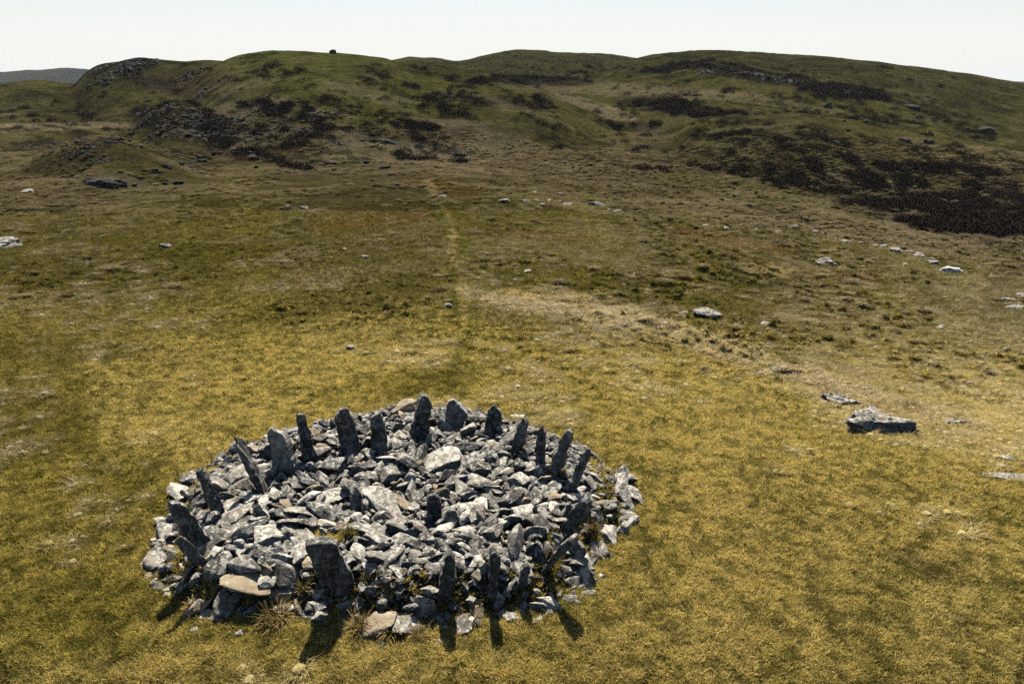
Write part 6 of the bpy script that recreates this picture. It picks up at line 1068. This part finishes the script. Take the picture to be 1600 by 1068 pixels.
# fast ground lookup along a coarse table
_ux = np.linspace(-100, 1700, 361)
def hits(pts):
    out_ = []
    for (x, y) in pts: out_.append(hit(x, y))
    return out_
for (cx, cy, rx, ry, ang, num, size) in HZ:
    # sample in the world round the patch centre using local extents found from the picture points
    A = hit(cx-rx*math.cos(R(ang)), cy-rx*math.sin(R(ang))); Bp = hit(cx+rx*math.cos(R(ang)), cy+rx*math.sin(R(ang))); Tn = hit(cx, cy-ry); Bn = hit(cx, cy+ry)
    if Tn[1] > 1200: Tn = hit(cx, cy)
    C0 = (Tn+Bn)/2; e1 = (Bp-A)/2; e2 = (Tn-Bn)/2
    L2 = np.linalg.norm(e2)
    if L2 > 90: e2 *= 90/L2
    e1[1] = np.clip(e1[1], -50, 50); C0[1] = min(C0[1], 520)
    k = int(num*1.0); a = r.uniform(-1, 1, (k*2, 2)); a = a[(a**2).sum(1) < 1][:k]
    p = C0[:2]+a[:, :1]*e1[:2]+a[:, 1:]*e2[:2]
    p = p[p[:, 1] > 90]
    keep = fbm(p[:, 0]/3.2, p[:, 1]/4.5, 401, 3) > (.12 if cx in (1230, 1180, 1270) else .06 if cx in (1350, 1400) else -.08)
    hp.append(p[keep]); hs.append(r.uniform(.6, 1.3, keep.sum())*size)
for (cx, cy, rx, ry, ang, num) in [(540, 150, 230, 38, 6, 900), (1230, 110, 260, 22, 4, 800), (1400, 190, 230, 30, 8, 900), (290, 125, 120, 24, 4, 300), (880, 110, 240, 18, 0, 700), (80, 160, 130, 24, 0, 200), (1080, 230, 120, 30, 4, 300), (760, 175, 120, 20, 2, 300)]:
    q = []
    C1 = hit(cx, cy+ry*.6); A = hit(cx-rx, cy+ry*.6); Bq = hit(cx+rx, cy+ry*.6)
    a = r.uniform(-1, 1, (num, 2)); X_ = C1[0]+a[:, 0]*(Bq[0]-A[0])/2; Y_ = np.clip(C1[1], 120, 420)*np.exp(a[:, 1]*.28+.1)
    _z = terrain(X_, Y_, False); _px, _py = project(X_, Y_, _z)
    kk = (fbm(X_/9, Y_/9, 411, 3) > .20) & (Y_ > 100) & (_py > 102)
    hp.append(np.c_[X_, Y_][kk]); hs.append(r.uniform(.5, 1.5, kk.sum())*1.5)
hp = np.vstack(hp); hs = np.concatenate(hs); hz = terrain(hp[:, 0], hp[:, 1], True)
hm = bpy.data.meshes.new("heather_cover"); hm.vertices.add(len(hp)); hm.vertices.foreach_set('co', np.c_[hp, hz-.05].astype(np.float32).ravel())
a = hm.attributes.new('s', 'FLOAT', 'POINT'); a.data.foreach_set('value', hs.astype(np.float32))
a = hm.attributes.new('rot', 'FLOAT_VECTOR', 'POINT'); a.data.foreach_set('vector', np.c_[np.zeros((len(hp), 2)), r.uniform(0, 6.28, len(hp))].astype(np.float32).ravel())
a = hm.attributes.new('pid', 'INT', 'POINT'); a.data.foreach_set('value', r.randint(0, 4, len(hp)).astype(np.int32))
a = hm.attributes.new('tc', 'FLOAT_VECTOR', 'POINT')
ho = bpy.data.objects.new("heather_cover", hm); COL.objects.link(ho); tag(ho, 'dark heather covering the banks of the right slope and the crags', 'heather', kind='stuff')
ng2 = ng.copy(); ng2.name = "heather_scatter"
for nd_ in ng2.nodes:
    if nd_.type == 'COLLECTION_INFO': nd_.inputs['Collection'].default_value = HP
ho.modifiers.new("cover", 'NODES').node_group = ng2
# single heather bushes one can tell apart
BB = [bush_mesh("heather_bush", 20+k, 420, .8, .55, M_HEATH) for k in range(4)]
BZ = [((1215, 212), (105, 20), 8, 46, 'dark heather bush on the upper right bank', 1.25), ((1185, 250), (85, 28), 6, 40, 'dark heather bush on the lower right bank left of the solid heather', 1.2), ((1270, 275), (45, 28), 6, 24, 'dark heather bush at the broken left edge of the solid heather', 1.2),
      ((700, 160), (55, 16), 4, 22, 'dark gorse-like bush on the flank of the green hill', 1.3), ((820, 162), (40, 9), 6, 16, 'dark bush on the right shoulder of the green hill', 1.3), ((600, 175), (70, 14), 4, 16, 'dark bush low on the face of the green hill', 1.1)]
for (c0, rr_, ang, num, lab, size) in BZ:
    for k in range(num):
        x, y = hpoint(c0[0], c0[1], rr_[0], rr_[1], ang); Bp = hit(x, y)
        o = bpy.data.objects.new("heather_bush", BB[r.randint(4)]); COL.objects.link(o); o.location = (Bp[0], Bp[1], Bp[2]-.05); o.rotation_euler = (0, 0, r.uniform(0, 6.28))
        s = size*r.uniform(.7, 1.4)*(1 if Bp[1] < 190 else 1.25); o.scale = (s*r.uniform(1, 1.5), s, s*r.uniform(.7, 1.1)); tag(o, lab, 'heather bush', lab.replace('dark', 'dark').replace('bush', 'bushes'))

# ------------------------------------------------------------------ pools of water in the bog
M_WATER, n, out = new_mat('water'); p = N(n, "ShaderNodeBsdfPrincipled"); p.inputs['Base Color'].default_value = (.02, .025, .03, 1); p.inputs['Roughness'].default_value = .12; p.inputs['IOR'].default_value = 1.33
n.links.new(p.outputs[0], out.inputs[0])
for (pts, lab) in [([(560, 218), (600, 222), (622, 226)], 'bright narrow pool in the bog, left one'), ([(644, 228), (664, 230)], 'short bright pool in the bog, middle one'), ([(700, 240), (722, 243), (745, 246)], 'thin bright pool in the bog, right one')]:
    w = [hit(*q) for q in pts]; V = []; Fc = []
    zc_ = max(q[2] for q in w)+.12
    q0 = []
    for k in range(13):
        f = k/12*(len(w)-1); i = min(int(f), len(w)-2); q0.append(w[i]+(w[i+1]-w[i])*(f-i))
    for k, q in enumerate(q0):
        wd = 0.8*math.sin(math.pi*(k+.3)/12.6)*(1+.5*math.sin(k*2.1)); V += [(q[0], q[1]-wd, q[2]+.35), (q[0]+.4, q[1]+wd, q[2]+.35)]
    for k in range(12): Fc.append((2*k, 2*k+2, 2*k+3, 2*k+1))
    zp = [float(terrain(np.array([v_[0]]), np.array([v_[1]]), False)[0]) for v_ in V]; V = [(v_[0], v_[1], max(zp[(k_//2)*2], zp[(k_//2)*2+1])+.22) for k_, v_ in enumerate(V)]
    o = mesh_obj("pool", V, Fc, M_WATER); tag(o, lab, 'pool', kind='structure')

# ------------------------------------------------------------------ air
zl, zh = float(GZ.min())-1.0, float(max(GZ.max(), CAMH))+3.0
bm = bmesh.new(); bmesh.ops.create_cube(bm, size=1.0); hme = bpy.data.meshes.new("haze"); bm.to_mesh(hme); bm.free()
hz_o = bpy.data.objects.new("haze", hme); COL.objects.link(hz_o); hz_o.scale = (17000, 6900, zh-zl); hz_o.location = (0, 3300, (zl+zh)/2)
M_HZ, n, out = new_mat('haze_air'); pv = N(n, "ShaderNodeVolumePrincipled"); pv.inputs['Color'].default_value = (.80, .88, 1, 1); pv.inputs['Density'].default_value = HAZE
n.links.new(pv.outputs[0], out.inputs['Volume']); hme.materials.append(M_HZ); tag(hz_o, 'thin pale haze over the far hills', 'haze', kind='stuff')
